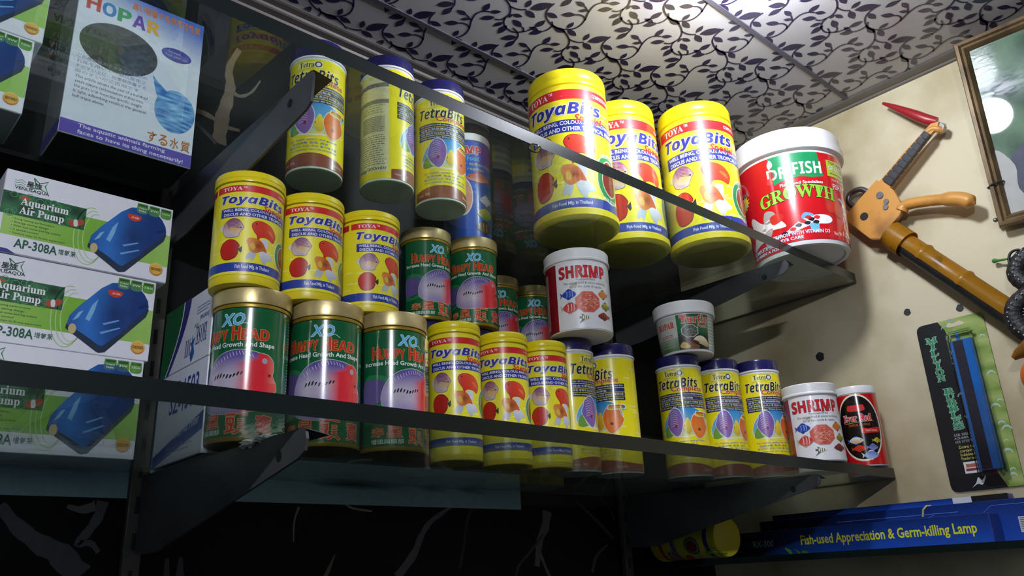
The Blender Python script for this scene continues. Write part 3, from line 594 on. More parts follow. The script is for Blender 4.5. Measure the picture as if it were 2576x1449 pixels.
# ---- yellow can with navy lid
def tetra(r, h):
    o = link('food_can', None); R, H = r*S, h*S
    body_of(o, [(R*.9, .004*H), (R*.93, 0), (R*.99, .002*H), (R*1.0, .012*H), (R, .86*H), (R*1.012, .868*H), (R*1.012, .88*H), (R, .886*H), (R*.985, .9*H), (R*.985, .915*H)], WHITED)
    body_of(o, [(R*1.0, .885*H), (R*1.045, .887*H), (R*1.05, .894*H), (R*1.045, .901*H), (R*.99, .904*H)], WHITE, 'rim')
    body_of(o, [(R*.98, .905*H), (R*1.02, .907*H), (R*1.022, .985*H), (R*1.0, .997*H), (R*.95, H)], NAVY, 'lid')
    A = cyl_art(r, h); Y = 'f0e016'
    A.rect(-70, 178, .128, .985, Y, 0); A.rect(-178, -70, .128, .985, 'e6d828', 0)
    rn = random.Random(4)
    for i in range(16):
        x, f = rn.uniform(-65, 120), rn.uniform(.14, .9); A.blob((x, x+rn.uniform(14, 34), f, f+.025), [(0, .3), (.3, .9), (.6, .6), (1, .8), (.8, .2), (.4, .35)], 'f6ee80', 1, 'label')
    A.rect(-34, 22, .146, .205, 'f4ec7a', 1); A.line([(-34, .146), (22, .146), (22, .205), (-4, .203), (-34, .212), (-34, .146)], .00025, '8a8430', 2, 'label')
    A.text('Tetra', -29, 4, .153, .196, '26303c', 2, 'b', .0); A.ell(12, .174, 7.5, .024, '2a3a6a', 2, 'emblem'); A.ell(12, .174, 4.6, .016, 'dfe8f0', 3, 'emblem')
    A.text('TetraBits', -55, 58, .214, .306, '15161c', 3, 'sbi', .0, outline=('e8e6c8', .035), slope=.0)
    A.text('Complete', -14, 70, .294, .35, 'c8352a', 5, 'sb', .0, outline=('f4ecc0', .02))
    for i, (t, c) in enumerate((('For all Discus and other demanding tropical fish', '2a3350'), ('适合七彩及其他热带鱼', '23306a'), ('모든 종류의 디스커스 및 취급이 어려운 열대어용', '2e3852'), ('Untuk semua ikan Discus dan ikan tropis lainnya', '242c44'))):
        f = .352+.036*i; A.rect(-58, 84, f, f+.031, c, 2); A.text(t, -53, 80 if i != 1 else 40, f+.007, f+.025, 'dfe4ec', 3, None, .012)
    def disc(u, v): return mixc('1f8ad0', '7cc4e8', 0)
    pts = [(.5, 1), (.78, .92), (.94, .72), (1, .4), (.9, .12), (.7, .03), (.4, .0), (.1, .06), (.0, .2), (.04, .5), (.16, .78), (.32, .94)]
    A.blob((-52, 76, .478, .745), pts, 'f2efe6', 1, 'picture')
    A.blob((-50, 74, .483, .735), pts, '2c90d0', 2, 'picture', lambda x, y: mixc(mixc('2a88cc', '7cc0dc', (1-y)*1.2), lin('e2d870'), (.3-y)*3.4))
    A.blob((-50, -20, .63, .735), [(.1, .2), (.3, .8), (.6, .9), (.7, .4), (.9, .1), (.4, .0)], '6a9a3c', 3, 'picture')
    fish(A, 'disk_face', (-37, 8, .485, .738), 3, 'fish_picture1', False, ('7a62b0', '9a5a9c', 'cfe0f0'))
    fish(A, 'swim', (6, 34, .575, .735), 3, 'fish_picture2', True, ('ecd23a', 'c8a82a', 'ecd868', None))
    fish(A, 'disk_face', (26, 76, .535, .765), 5, 'fish_picture3', True, ('e0702a', 'e88a34', 'd8581c'))
    A.blob((40, 84, .52, .572), [(.02, .1), (.0, .8), (.1, .95), (.9, .85), (.98, .4), (.9, .1)], 'f4ead0', 7, 'emblem'); A.blob((42, 82, .525, .567), [(.02, .1), (.0, .8), (.1, .95), (.9, .85), (.98, .4), (.9, .1)], 'e0a030', 8, 'emblem', lambda x, y: mixc('e8d038', 'd87a22', y*1.5-.2))
    A.text('BioActive', 44, 68, .53, .544, '6a3a14', 9, 'sb'); A.text('Formula', 48, 67, .548, .559, '6a3a14', 9, 'sb')
    A.ell(76, .546, 6.5, .022, 'f0f0f0', 9, 'emblem'); A.ell(74.5, .541, 3.4, .011, 'c84030', 10, 'emblem'); A.ell(78, .546, 3, .012, '3a6ab0', 11, 'emblem'); A.ell(75, .553, 3.2, .009, '4a9a4a', 12, 'emblem')
    for i, t in enumerate(('For health, colour and growth', '促进健康, 色泽, 成长', '열대어의 건강, 색상, 활기에 도움', 'Untuk kesehatan, warna dan pertumbuhan')):
        A.text(t, -44+6*(i == 1), 58-20*(i == 1), .772+.026*i, .79+.026*i, '4a6ab4', 3, None, .008)
    A.poly([(-70, .985), (130, .985)]+[(130-10*i, .905-.022*math.cos(math.radians((130-10*i)*1.6))) for i in range(21)], '8c4a34', 2)
    A.text('Pellets · 颗粒', -62, -30, .937, .958, 'e8d8cc', 3); A.text('Butiran', 50, 76, .937, .958, 'e8d8cc', 3)
    A.rect(-168, -76, .15, .93, 'd6d2a4', 1); A.rect(-168, -76, .2, .235, '5c6468', 2); A.rect(-168, -76, .34, .375, '6a7276', 2)
    A.scribble(-164, -80, .38, .46, '8a8a78', 2, 4, 3); A.rect(-140, -84, .48, .61, 'b8b698', 2); A.scribble(-140, -84, .48, .61, '75755f', 3, 9, 5); A.scribble(-164, -80, .63, .88, '7c7c68', 2, 14, 7)
    A.text('100g/300ml℮', -150, -80, .89, .925, '55564a', 3, None, .015)
    finish(A, o); return o
tb = tetra(.0575, .29); tu = tetra(.0590, .3005)
g = 'tall yellow cans on the upper shelf'
put(tu, .756, 1.409, ZU, 12, 'tall yellow can partly hidden by the steel bracket on the upper shelf', 'can', g)
put(copy_tree(tu), .9075, 1.361, ZU, -79, 'tall yellow can turned to its small print, navy lid above the shelf edge', 'can', g)
put(copy_tree(tu), 1.058, 1.363, ZU, -7, 'tall yellow can in front of the blue tube on the upper shelf', 'can', g)
g = 'yellow navy-lidded cans on the lower shelf'
put(tb, 1.413, 1.325, ZL, -58, 'yellow can half hidden behind the third small yellow jar', 'can', g)
put(copy_tree(tb), 1.5364, 1.2996, ZL, 55, 'yellow can at the end of the row under the large white shrimp tub', 'can', g)
put(copy_tree(tb), 1.772, 1.267, ZL, 9, 'yellow can under the small turtle tub', 'can', g)
put(copy_tree(tb), 1.904, 1.2363, ZL, -18, 'yellow can in the middle of three beside the turtle tub', 'can', g)
put(copy_tree(tb), 2.0125, 1.1785, ZL, -19, 'yellow can next to the small white shrimp tub', 'can', g)
g = 'cans hidden behind the row'
put(copy_tree(tu), 1.062, 1.437, ZL, 40, 'yellow can in the back row carrying a small green jar', 'can', g)
put(copy_tree(tu), 1.189, 1.424, ZL, 100, 'yellow can in the back row carrying the second small green jar', 'can', g)
# ---- dark green jar with gold lid
def humpy(r, h):
    o = link('food_jar', None); R, H = r*S, h*S
    body_of(o, [(R*.93, 0), (R*.98, .003*H), (R*1.0, .012*H), (R*1.0, .035*H), (R*.985, .04*H)], GOLDP, 'base_ring')
    body_of(o, [(R*.97, .03*H), (R*.99, .034*H), (R*.99, .855*H), (R*.96, .87*H)], GREEN)
    body_of(o, [(R*.98, .845*H), (R*1.02, .85*H), (R*1.03, .862*H), (R*1.02, .875*H), (R*.98, .88*H)], GOLDP, 'neck_ring')
    body_of(o, [(R*.99, .878*H), (R*1.052, .88*H), (R*1.06, .89*H), (R*1.055, .93*H), (R*1.06, .985*H), (R*1.05, .996*H), (R*1.0, H), (R*.9, .999*H)], GOLD, 'lid', 96)
    A = cyl_art(r*.993, h)
    A.rect(-178, 178, .155, .968, '145a34', 0)
    A.rect(-178, -84, .155, .968, '123226', 1); A.scribble(-140, -96, .2, .9, '3a6a54', 2, 20, 2); A.scribble(96, 104, .2, .94, 'b8d0c0', 2, 34, 5); A.rect(108, 178, .155, .968, '123226', 1)
    A.text('XO', -22, 15, .195, .285, '5ab0dc', 3, 'sbi', .03, outline=('d4ecf6', .03)); A.line([(8, .28), (16, .265), (24, .29)], .0004, 'dff0f4', 4, 'lettering')
    for i, (t, a0, a1, f0) in enumerate((('H', -66, -54, .29), ('UMPY', -53, -10, .312), ('H', -3, 10, .29), ('EAD', 11, 52, .312))):
        A.text(t, a0, a1, f0, .392, 'b8301c', 3, 'sb', .02, outline=('d8a050', .025))
    A.text('Increase Head Growth And Shape', -80, 62, .405, .452, 'dfe8e2', 3, 'sb')
    fish(A, 'horn', (-82, 70, .46, .815), 2, 'fish_picture')
    for t, a0, a1, f0, f1, c in (('寿', -66, -44, .83, .905, 'b4502c'), ('星', -40, -14, .815, .905, 'b83424'), ('頭', -4, 28, .815, .955, 'c43222'), ('寶', 38, 64, .82, .95, 'b03038')):
        A.text(t, a0, a1, f0, f1, c, 4, None, .03, outline=('d8b880', .025))
    A.text('增頭與頭部', -66, -12, .915, .952, 'cfe0d2', 4, None, .012)
    finish(A, o, INKGLOSS); return o
hl = humpy(.0633, .2356); hs = humpy(.0565, .22)
g = 'green gold-lidded jars on the lower shelf'
put(hl, .5873, 1.2948, ZL, 25, 'large green gold-lidded jar beside the white filter cartons', 'jar', g)
put(copy_tree(hl), .7256, 1.2821, ZL, 2, 'large green gold-lidded jar in the middle of three', 'jar', g)
put(copy_tree(hl), .8585, 1.2662, ZL, -32, 'large green gold-lidded jar beside the small yellow jars', 'jar', g)
g = 'small green jars in the back row'
put(hs, 1.058, 1.424, ZL+.3005, -32, 'small green gold-lidded jar standing behind the first small yellow jar', 'jar', g)
put(copy_tree(hs), 1.182, 1.401, ZL+.3005, -4, 'small green gold-lidded jar in front of the blue tube', 'jar', g)
# ---- shrimp tubs
OCT = [(.5+.5*math.cos(math.radians(22.5+45*i))*1.08, .5+.5*math.sin(math.radians(22.5+45*i))*1.08) for i in range(8)]
def shrimp(r, h, sc=1.0):
    o = link('shrimp_tub', None); R, H = r*S, h*S
    body_of(o, [(R*.9, .012*H), (R*.92, 0), (R*.985, .003*H), (R, .02*H), (R*1.0, .85*H), (R*.98, .87*H)], WHITE)
    body_of(o, [(R*.98, .845*H), (R*1.05, .848*H), (R*1.065, .86*H), (R*1.06, .875*H), (R*1.035, .885*H), (R*1.045, .985*H), (R*1.02, .997*H), (R*.96, H)], WHITE, 'lid')
    A = cyl_art(r, h); a = lambda x: x*sc
    A.rect(-178, 178, .17, .985, 'eeeef2', 0)
    A.rect(a(-84), a(-40), .17, .985, '8c1420'); A.rect(a(-82), a(-64), .25, .93, 'b89a98', 2); A.scribble(a(-81), a(-65), .26, .9, '7a4a4c', 3, 20, 3)
    rn = random.Random(8)
    for i in range(12):
        x = rn.uniform(-38, 70); f = rn.uniform(.28, .42); A.blob((a(x), a(x+16), f, f+.07), [(0, .3), (.4, .9), (1, .6), (.6, .1)], rn.choice(['e6e4d8', 'dfe2ea', 'eae8d4']), 1, 'label')
    A.text('SHRIMP', a(-33), a(56), .225, .375, 'c8202a', 3, 'sb', .04, outline=('4a1418', .02))
    A.text('Freshness Dried', a(-2), a(33), .385, .41, '55565c', 3, None, -.002, .2); A.text('The natural food & colour enhancing', a(-25), a(56), .425, .462, '44454c', 3, None, 0, .2); A.text('for all fish, turtle & reptiles', a(-14), a(46), .472, .508, '44454c', 3, None, 0, .2)
    A.blob((a(-6), a(39), .545, .8), OCT, 'c8908a', 2, 'picture', k=1); A.blob((a(-4.6), a(37.6), .553, .792), OCT, 'd8604c', 3, 'picture', k=1)
    for i in range(150):
        q, t = math.sqrt(rn.random())*.86, rn.uniform(0, 6.28); x, f = a(16.5)+a(20.5)*q*math.cos(t), .6725-.115*q*math.sin(t)
        A.line([(x, f), (x+a(rn.uniform(1, 2.5)), f+rn.uniform(-.012, .012)), (x+a(rn.uniform(2.5, 4)), f+rn.uniform(-.012, .012))], .0005*r/.07, rn.choice(['e89a80', 'f0c0a4', 'c04434', 'b83a34', 'e8b4a0']), 4, 'picture')
    fish(A, 'swim', (a(-34), a(-3), .505, .635), 3, 'fish_picture1', False, ('2c50c0', '2440a4', '2038a0', '90a8e0'))
    fish(A, 'swim', (a(-34), a(-1), .655, .81), 3, 'fish_picture2', False, ('d0303a', 'e06a5a', 'c8b8bc', 'f0c8c0'))
    fish(A, 'angel', (a(-2), a(20), .79, .93), 3, 'fish_picture3')
    fish(A, 'swim', (a(37), a(62), .51, .63), 3, 'fish_picture4', True, ('e08030', 'd07028', '4a4a40', None))
    fish(A, 'swim', (a(42), a(66), .655, .765), 3, 'fish_picture5', True, ('c8a834', '3a6a34', '3a5a2c', None))
    fish(A, 'swim', (a(33), a(64), .785, .885), 3, 'fish_picture6', True, ('b83a30', '5a1c24', '802028', '401018'))
    finish(A, o); return o
s1 = shrimp(.0765, .205, 1.0); put(s1, 1.405, 1.271, ZL+.29, 0, 'large white shrimp tub standing on the navy lids', 'tub')
s2 = shrimp(.0665, .203, 1.2); put(s2, 2.046, 1.0535, ZL, 4, 'small white shrimp tub beside the red and black can', 'tub')
# ---- turtle food tub
def turtle():
    r, h, k = .0675, .138, 1.13; o = link('turtle_tub', None); R, H = r*S, h*S
    body_of(o, [(R*.9, .02*H), (R*.93, 0), (R*.98, .004*H), (R, .03*H), (R*k, .75*H), (R*k*.97, .77*H)], WHITE)
    body_of(o, [(R*k*.98, .735*H), (R*k*1.075, .74*H), (R*k*1.09, .76*H), (R*k*1.07, .79*H), (R*k*1.085, .96*H), (R*k*1.05, .99*H), (R*k*.98, H)], WHITE, 'lid')
    A = Art(h=h*S, R=R*1.0+.0002)
    A.rect(-178, -14, .3, .955, 'c2c8bc', 0, 'label', lambda u, v: mixc('2a6a34', 'c9cec4', v/(.7*H)*1.25+.1*math.sin(u*300)) if v < .3*H else lin('c6cbc2'))
    A.rect(-14, 54, .285, .955, '1c6b3e', 1, 'label', lambda u, v: mixc('26221c', '1c6b3e', (v-.28*H)/(.12*H))); A.rect(54, 178, .29, .955, '9fb4a4', 0); A.scribble(57, 84, .32, .9, 'dfe8e0', 2, 9, 2)
    A.text('HOPAR', -62, -19, .4, .52, 'c8302c', 3, 'b', .02); A.scribble(-56, -24, .63, .70, 'c83a30', 3, 2, 4); A.scribble(-56, -22, .74, .9, 'a8b090', 3, 3, 8)
    A.text('Turtle', -7, 52, .3, .46, 'd8463c', 3, 'b', .02, outline=('f0e8e0', .03)); A.text('Food', 28, 50, .47, .55, 'd8463c', 3, 'b', .02, outline=('f0e8e0', .03))
    A.blob((-6, 29, .49, .735), OCT, 'dfe4e0', 2, 'picture', k=1); A.blob((-4.6, 27.6, .5, .725), OCT, '55584e', 3, 'picture', k=1)
    rn = random.Random(2)
    for i in range(60):
        q, t = math.sqrt(rn.random())*.8, rn.uniform(0, 6.28); x, f = 11.5+15*q*math.cos(t), .6125-.105*q*math.sin(t); A.line([(x, f), (x+rn.uniform(-3, 3), f+rn.uniform(-.03, .03))], .0006, rn.choice(['7c8074', '3a3c34', '9a9c90']), 4, 'picture')
    A.blob((-10, 30, .76, .95), [(0, .1), (.1, .6), (.3, .5), (.5, .9), (.7, .5), (1, .3), (.9, 0), (.4, .0)], '7a5230', 3, 'picture'); A.blob((-12, 10, .8, .94), [(0, .3), (.3, .9), (.7, .7), (1, .2), (.5, .0)], 'd0b060', 4, 'picture')
    A.blob((14, 53, .705, .93), [(0, .45), (.2, .86), (.5, 1), (.8, .78), (1, .3), (.9, .05), (.6, .2), (.25, .4)], 'e2d3a8', 5, 'picture', lambda x, y: mixc('8c6a3c', 'f0e4c0', y*1.3)); A.blob((-2, 30, .73, .86), [(0, .75), (.2, .95), (.6, .6), (1, .2), (.7, .0), (.3, .45)], '5a2a1c', 6, 'picture')
    finish(A, o, INK, (1.0, 1.0+(k-1)/.75)); return o
tt = turtle(); put(tt, 1.785, 1.238, ZL+.29, 2, 'small white tub with a turtle picture on navy lids', 'tub')
# ---- red can with black oval
def evered():
    r, h = .0545, .222; o = link('food_can', None); R, H = r*S, h*S
    body_of(o, [(R*.9, .01*H), (R*.93, 0), (R*.99, .003*H), (R, .015*H), (R, .9*H), (R*.97, .91*H)], WHITE)
    body_of(o, [(R*.98, .9*H), (R*1.03, .903*H), (R*1.03, .98*H), (R*1.0, .995*H), (R*.92, H)], WHITE, 'lid')
    A = cyl_art(r, h); A.rect(-178, 178, .11, .985, 'c8161c', 0)
    A.ell(-2, .525, 66, .418, 'e8b060', 1, n=48); A.ell(-2, .525, 65, .412, 'f2ece6', 2, n=48); A.ell(-2, .525, 61, .392, '17110f', 3, n=48)
    A.blob((-26, 18, .25, .325), [(.02, .05), (.0, .9), (.1, 1), (.9, 1), (1, .9), (.98, .05)], 'd8323a', 4, 'emblem'); A.text('OCEAN', -20, 12, .268, .308, 'b05050', 5, 'sb')
    A.text('Ever Red', -44, 34, .365, .45, 'd4242c', 5, 'b', .03, outline=('f0dcd8', .04)); A.line([(-44, .47), (40, .455)], .0006, 'c8a83a', 4, 'lettering'); A.text('TROPICAL FISH FOOD', -32, 28, .48, .512, 'c85a2a', 4, 'sb')
    A.blob((2, 54, .53, .61), [(0, .1), (.05, .9), (.4, .8), (1, .95), (.96, .2), (.5, .1)], 'd02a28', 4, 'emblem'); A.text('New Formula', 12, 46, .555, .585, 'f0b8a8', 5, 'sb')
    for i, (bx, c, fl) in enumerate((((-44, 2, .63, .735), ('e8ece8', 'd0a050', '3a6ad0', None), False), ((24, 52, .66, .73), ('e0d020', 'c0b010', 'c8c020', '303020'), False), ((-36, 6, .74, .825), ('d83a22', 'c83018', 'd83a22', None), False), ((6, 38, .735, .82), ('5a6ab0', '8a90c8', '9a90d8', None), False), ((-10, 36, .81, .93), ('6a88d0', 'b0c0e0', 'f0e0d8', None), False))): fish(A, 'swim', bx, 5, f'fish_picture{i+1}', fl, c)
    finish(A, o, INKGLOSS); return o
er = evered(); put(er, 2.272, 1.033, ZL, 0, 'red can with a black oval and white lid at the shelf end', 'can')
# ---- tall blue shrimp tube
def bluetube():
    r, h = .064, .325; o = link('shrimp_tube', None); R, H = r*S, h*S
    body_of(o, [(R*.94, 0), (R, .004*H), (R, .93*H), (R*.97, .94*H)], BLUET)
    body_of(o, [(R*.98, .925*H), (R*1.035, .93*H), (R*1.035, .98*H), (R*1.0, .998*H), (R*.9, H)], WHITE, 'lid')
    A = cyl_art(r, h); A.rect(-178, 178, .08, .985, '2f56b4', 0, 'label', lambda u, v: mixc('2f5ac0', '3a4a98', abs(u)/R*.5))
    A.text('SHRIMP', -70, 36, .125, .2, 'd0362e', 3, 'sb', .03, outline=('e8e0dc', .04)); A.text('Dried Food', -40, 30, .215, .26, '5ac0dc', 3, 'sb'); A.text('colour enhancing', -40, 66, .275, .31, 'c8cc80', 3, None, .01); A.text('fish & reptiles', -36, 42, .32, .355, 'c8cc80', 3, None, .01)
    A.ell(-14, .58, 26, .17, 'e6e6ea', 2, 'picture'); A.ell(-14, .58, 24, .158, 'd89a88', 3, 'picture')
    for i, (bx, c, fl) in enumerate((((-6, 70, .36, .46), ('b83428', 'd8a090', 'a83028', None), True), ((28, 70, .55, .65), ('d8d4dc', 'b8b8c8', 'c0c0d0', None), True), ((20, 76, .66, .78), ('c8a83a', '5a9a3c', '3a8a4c', None), True), ((16, 70, .78, .9), ('4a3428', '6a5038', '3a2a20', 'b09050'), True))): fish(A, 'swim', bx, 5, f'fish_picture{i+1}', fl, c)
    finish(A, o); return o
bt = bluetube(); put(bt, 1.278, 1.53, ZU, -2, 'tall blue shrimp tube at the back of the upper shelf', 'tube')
# ---- big red tub
def pail():
    r, h, k = .132, .355, 1.13; o = link('food_tub', None); R, H = r*S, h*S
    body_of(o, [(R*.86, .015*H), (R*.9, 0), (R*.97, .004*H), (R*.995, .03*H), (R*1.0, .05*H), (R*k, .8*H), (R*k*.98, .81*H)], WHITE)
    body_of(o, [(R*k*.98, .79*H), (R*k*1.04, .79*H), (R*k*1.075, .8*H), (R*k*1.08, .865*H), (R*k*1.04, .875*H), (R*k*1.05, .96*H), (R*k*1.02, .99*H), (R*k*.95, H)], WHITE, 'lid')
    hd = bmesh.new(); box(hd, -R*k*1.12, -R*k*1.02, -.012, .012, .7*H, .82*H, .002); obj('handle_lug', hd, WHITE, o)
    hd = bmesh.new(); tube(hd, spline([(-R*k*1.1, -.002, .76*H), (-R*k*1.12, -.03, .7*H), (-R*k*.98, -R*.6, .58*H), (-R*k*.7, -R*.99, .53*H)][:3], 6, False), .0028, 8); obj('handle', hd, WHITE, o)
    A = Art(h=H, R=R+.0003); A.rect(-178, 178, .235, .965, 'c3161f', 0)
    A.poly([(-17, .235), (37, .235), (42, .44), (30, .455), (14, .44), (-2, .45), (-14, .475), (-13, .3)], '1f8a55', 2)
    A.text('DR.', -20, 6, .335, .435, 'f2f2f0', 4, 'sb', .0); A.text('FISH', 8, 40, .315, .42, 'f2f2f0', 4, 'sb', .0); A.blob((-18, -12, .255, .33), [(.3, 0), (.0, .5), (.6, 1), (1, .4)], 'f2f2f0', 4, 'emblem'); A.blob((-22, -14, .4, .46), [(.0, .2), (.2, .9), (.8, .8), (1, .2), (.5, 0)], 'c83a3a', 5, 'emblem'); A.line([(12, .43), (22, .438), (34, .447)], .0008, 'c8303a', 4, 'emblem')
    A.text('Fish Food Specialists', -8, 40, .478, .51, 'f0e4e4', 3, 'sb'); A.text('GROWTH', -35, 54, .535, .645, '8cc63c', 4, 'b', .02, outline=('143a1c', .03), arch=.25)
    A.rect(48, 84, .29, .43, 'bcc83c', 2); A.text('TOP GRADE', 51, 80, .3, .325, '3c5a20', 3, 'sb'); A.text('GROWTH', 50, 82, .335, .375, 'e8ecd0', 3, 'sb', .02, outline=('2a5a3c', .03)); A.scribble(52, 80, .39, .42, '3c5a20', 3, 1, 4)
    A.text('New & Improved', 54, 84, .445, .475, 'e8b8b8', 3, 'b'); A.text('FISH FOOD', 54, 88, .49, .535, 'f0e0e0', 3, 'sb')
    A.text('Guaranteed', -88, -52, .405, .45, '2a1414', 4, 'bi', .0, outline=('e8c8c0', .03)); A.poly([(-66+(15 if i % 2 else 11)*math.cos(i*math.pi/14), .495-(.068 if i % 2 else .05)*math.sin(i*math.pi/14)) for i in range(28)], 'f0dc28', 3, 'emblem'); A.text('High', -76, -58, .465, .495, 'f4f0e0', 5, 'bi', .02, outline=('a86a20', .03)); A.text('Protein', -78, -55, .505, .535, 'f4f0e0', 5, 'bi', .0, outline=('a86a20', .03))
    b = (-62, -8, .66, .9)
    for pts, c in (([(.0, .1), (.14, .5), (.1, .9), (.2, 1), (.4, .7), (.55, .55), (.5, .3), (.25, .2)], 'd0ccc8'), ([(.5, .6), (.56, .98), (.76, .9), (.78, .6)], 'a8a09c'), ([(.48, .3), (.44, .0), (.58, .06), (.68, .36)], 'a49a96'), ([(.4, .45), (.55, .66), (.8, .66), (.98, .34), (.9, .28), (.66, .3), (.5, .28)], 'e4e0da')): A.blob(b, pts, c, 3, 'fish_picture1')
    A.blob(b, [(.68, .5), (.66, .74), (.84, .8), (.96, .7), (.92, .54), (.78, .46)], 'c8302a', 5, 'fish_picture1')
    b = (-38, 46, .745, .92)
    A.blob(b, [(.0, .0), (.3, .22), (.5, .6), (.7, .84), (.92, .86), (1.0, .66), (.92, .46), (.7, .42), (.4, .16)], 'e2e6f2', 3, 'fish_picture2', lambda x, y: mixc('8ab0e0', 'f0f0f4', x*1.3)); A.blob(b, [(.56, .74), (.6, 1), (.7, .94), (.72, .8)], '6aa8e8', 3, 'fish_picture2'); A.blob(b, [(.66, .46), (.68, .1), (.76, .08), (.78, .46)], '6ab4ec', 3, 'fish_picture2')
    for x, y, c in ((.3, .18, '1c1c24'), (.42, .3, 'c03030'), (.5, .44, '1c1c24'), (.56, .6, 'c83434'), (.62, .5, '20202a'), (.68, .66, '1c1c24'), (.74, .52, '24242c'), (.76, .74, 'c83030'), (.64, .76, 'c02c2c')): A.blob(b, [(x-.04, y), (x, y+.1), (x+.05, y+.04), (x+.02, y-.08)], c, 5, 'fish_picture2')
    b = (38, 78, .6, .84)
    A.blob(b, [(.5, .8), (.66, 1), (.9, .76), (1, .5), (.96, .0), (.8, .4), (.6, .5)], 'b8c4e0', 3, 'fish_picture3'); A.blob(b, [(.02, .66), (.04, .86), (.2, .9), (.34, .82), (.6, .92), (.8, .7), (.74, .4), (.5, .26), (.3, .36), (.1, .42)], 'a81c1c', 4, 'fish_picture3', lambda x, y: mixc('6a1014', 'd03a2a', 1.2-2*math.hypot(x-.3, y-.6)))
    A.blob((66, 88, .8, .92), [(.1, .95), (.0, .6), (.3, .4), (.9, .2), (1, .0), (.6, .0), (.15, .3)], 'e0d028', 4, 'emblem')
    A.text('COMPLETE NUTRITION WITH VITAMIN D3', -64, 40, .885, .915, 'dcecf8', 4, 'sb', .0, outline=('3a8ac8', .02)); A.text('VITAMIN A FOR EYE CARE', -64, 8, .925, .95, 'dcecf8', 4, 'sb', .0, outline=('3a8ac8', .02)); A.text('Net Wt', 46, 60, .9, .93, 'f0d8d8', 4, 'b'); A.text('1.2kg', 62, 82, .885, .935, 'f4e8e8', 4, 'sb')
    finish(A, o, INKGLOSS, (.994, .994+(k-1)/.75)); return o
pl_ = pail(); put(pl_, 2.12, 1.04, ZU, 2, 'big red tub with white lid overhanging the upper shelf end', 'tub')
# two more gold-lidded jars deep in the shade
g = 'green jars in the shade at the back'
for i, (x, y) in enumerate(((1.40, 1.565), (1.53, 1.565))):
    s = copy_tree(tu); put(s, x, y, ZL, 180, ('yellow can against the wall carrying a shaded green jar', 'yellow can against the wall behind the large shrimp tub')[i], 'can', 'cans against the wall')
    put(copy_tree(hs), x, y-.002, ZL+.3005, -10, ('shaded green gold-lidded jar between small green jar and shrimp tub', 'shaded green gold-lidded jar just behind the large shrimp tub')[i], 'jar', g)
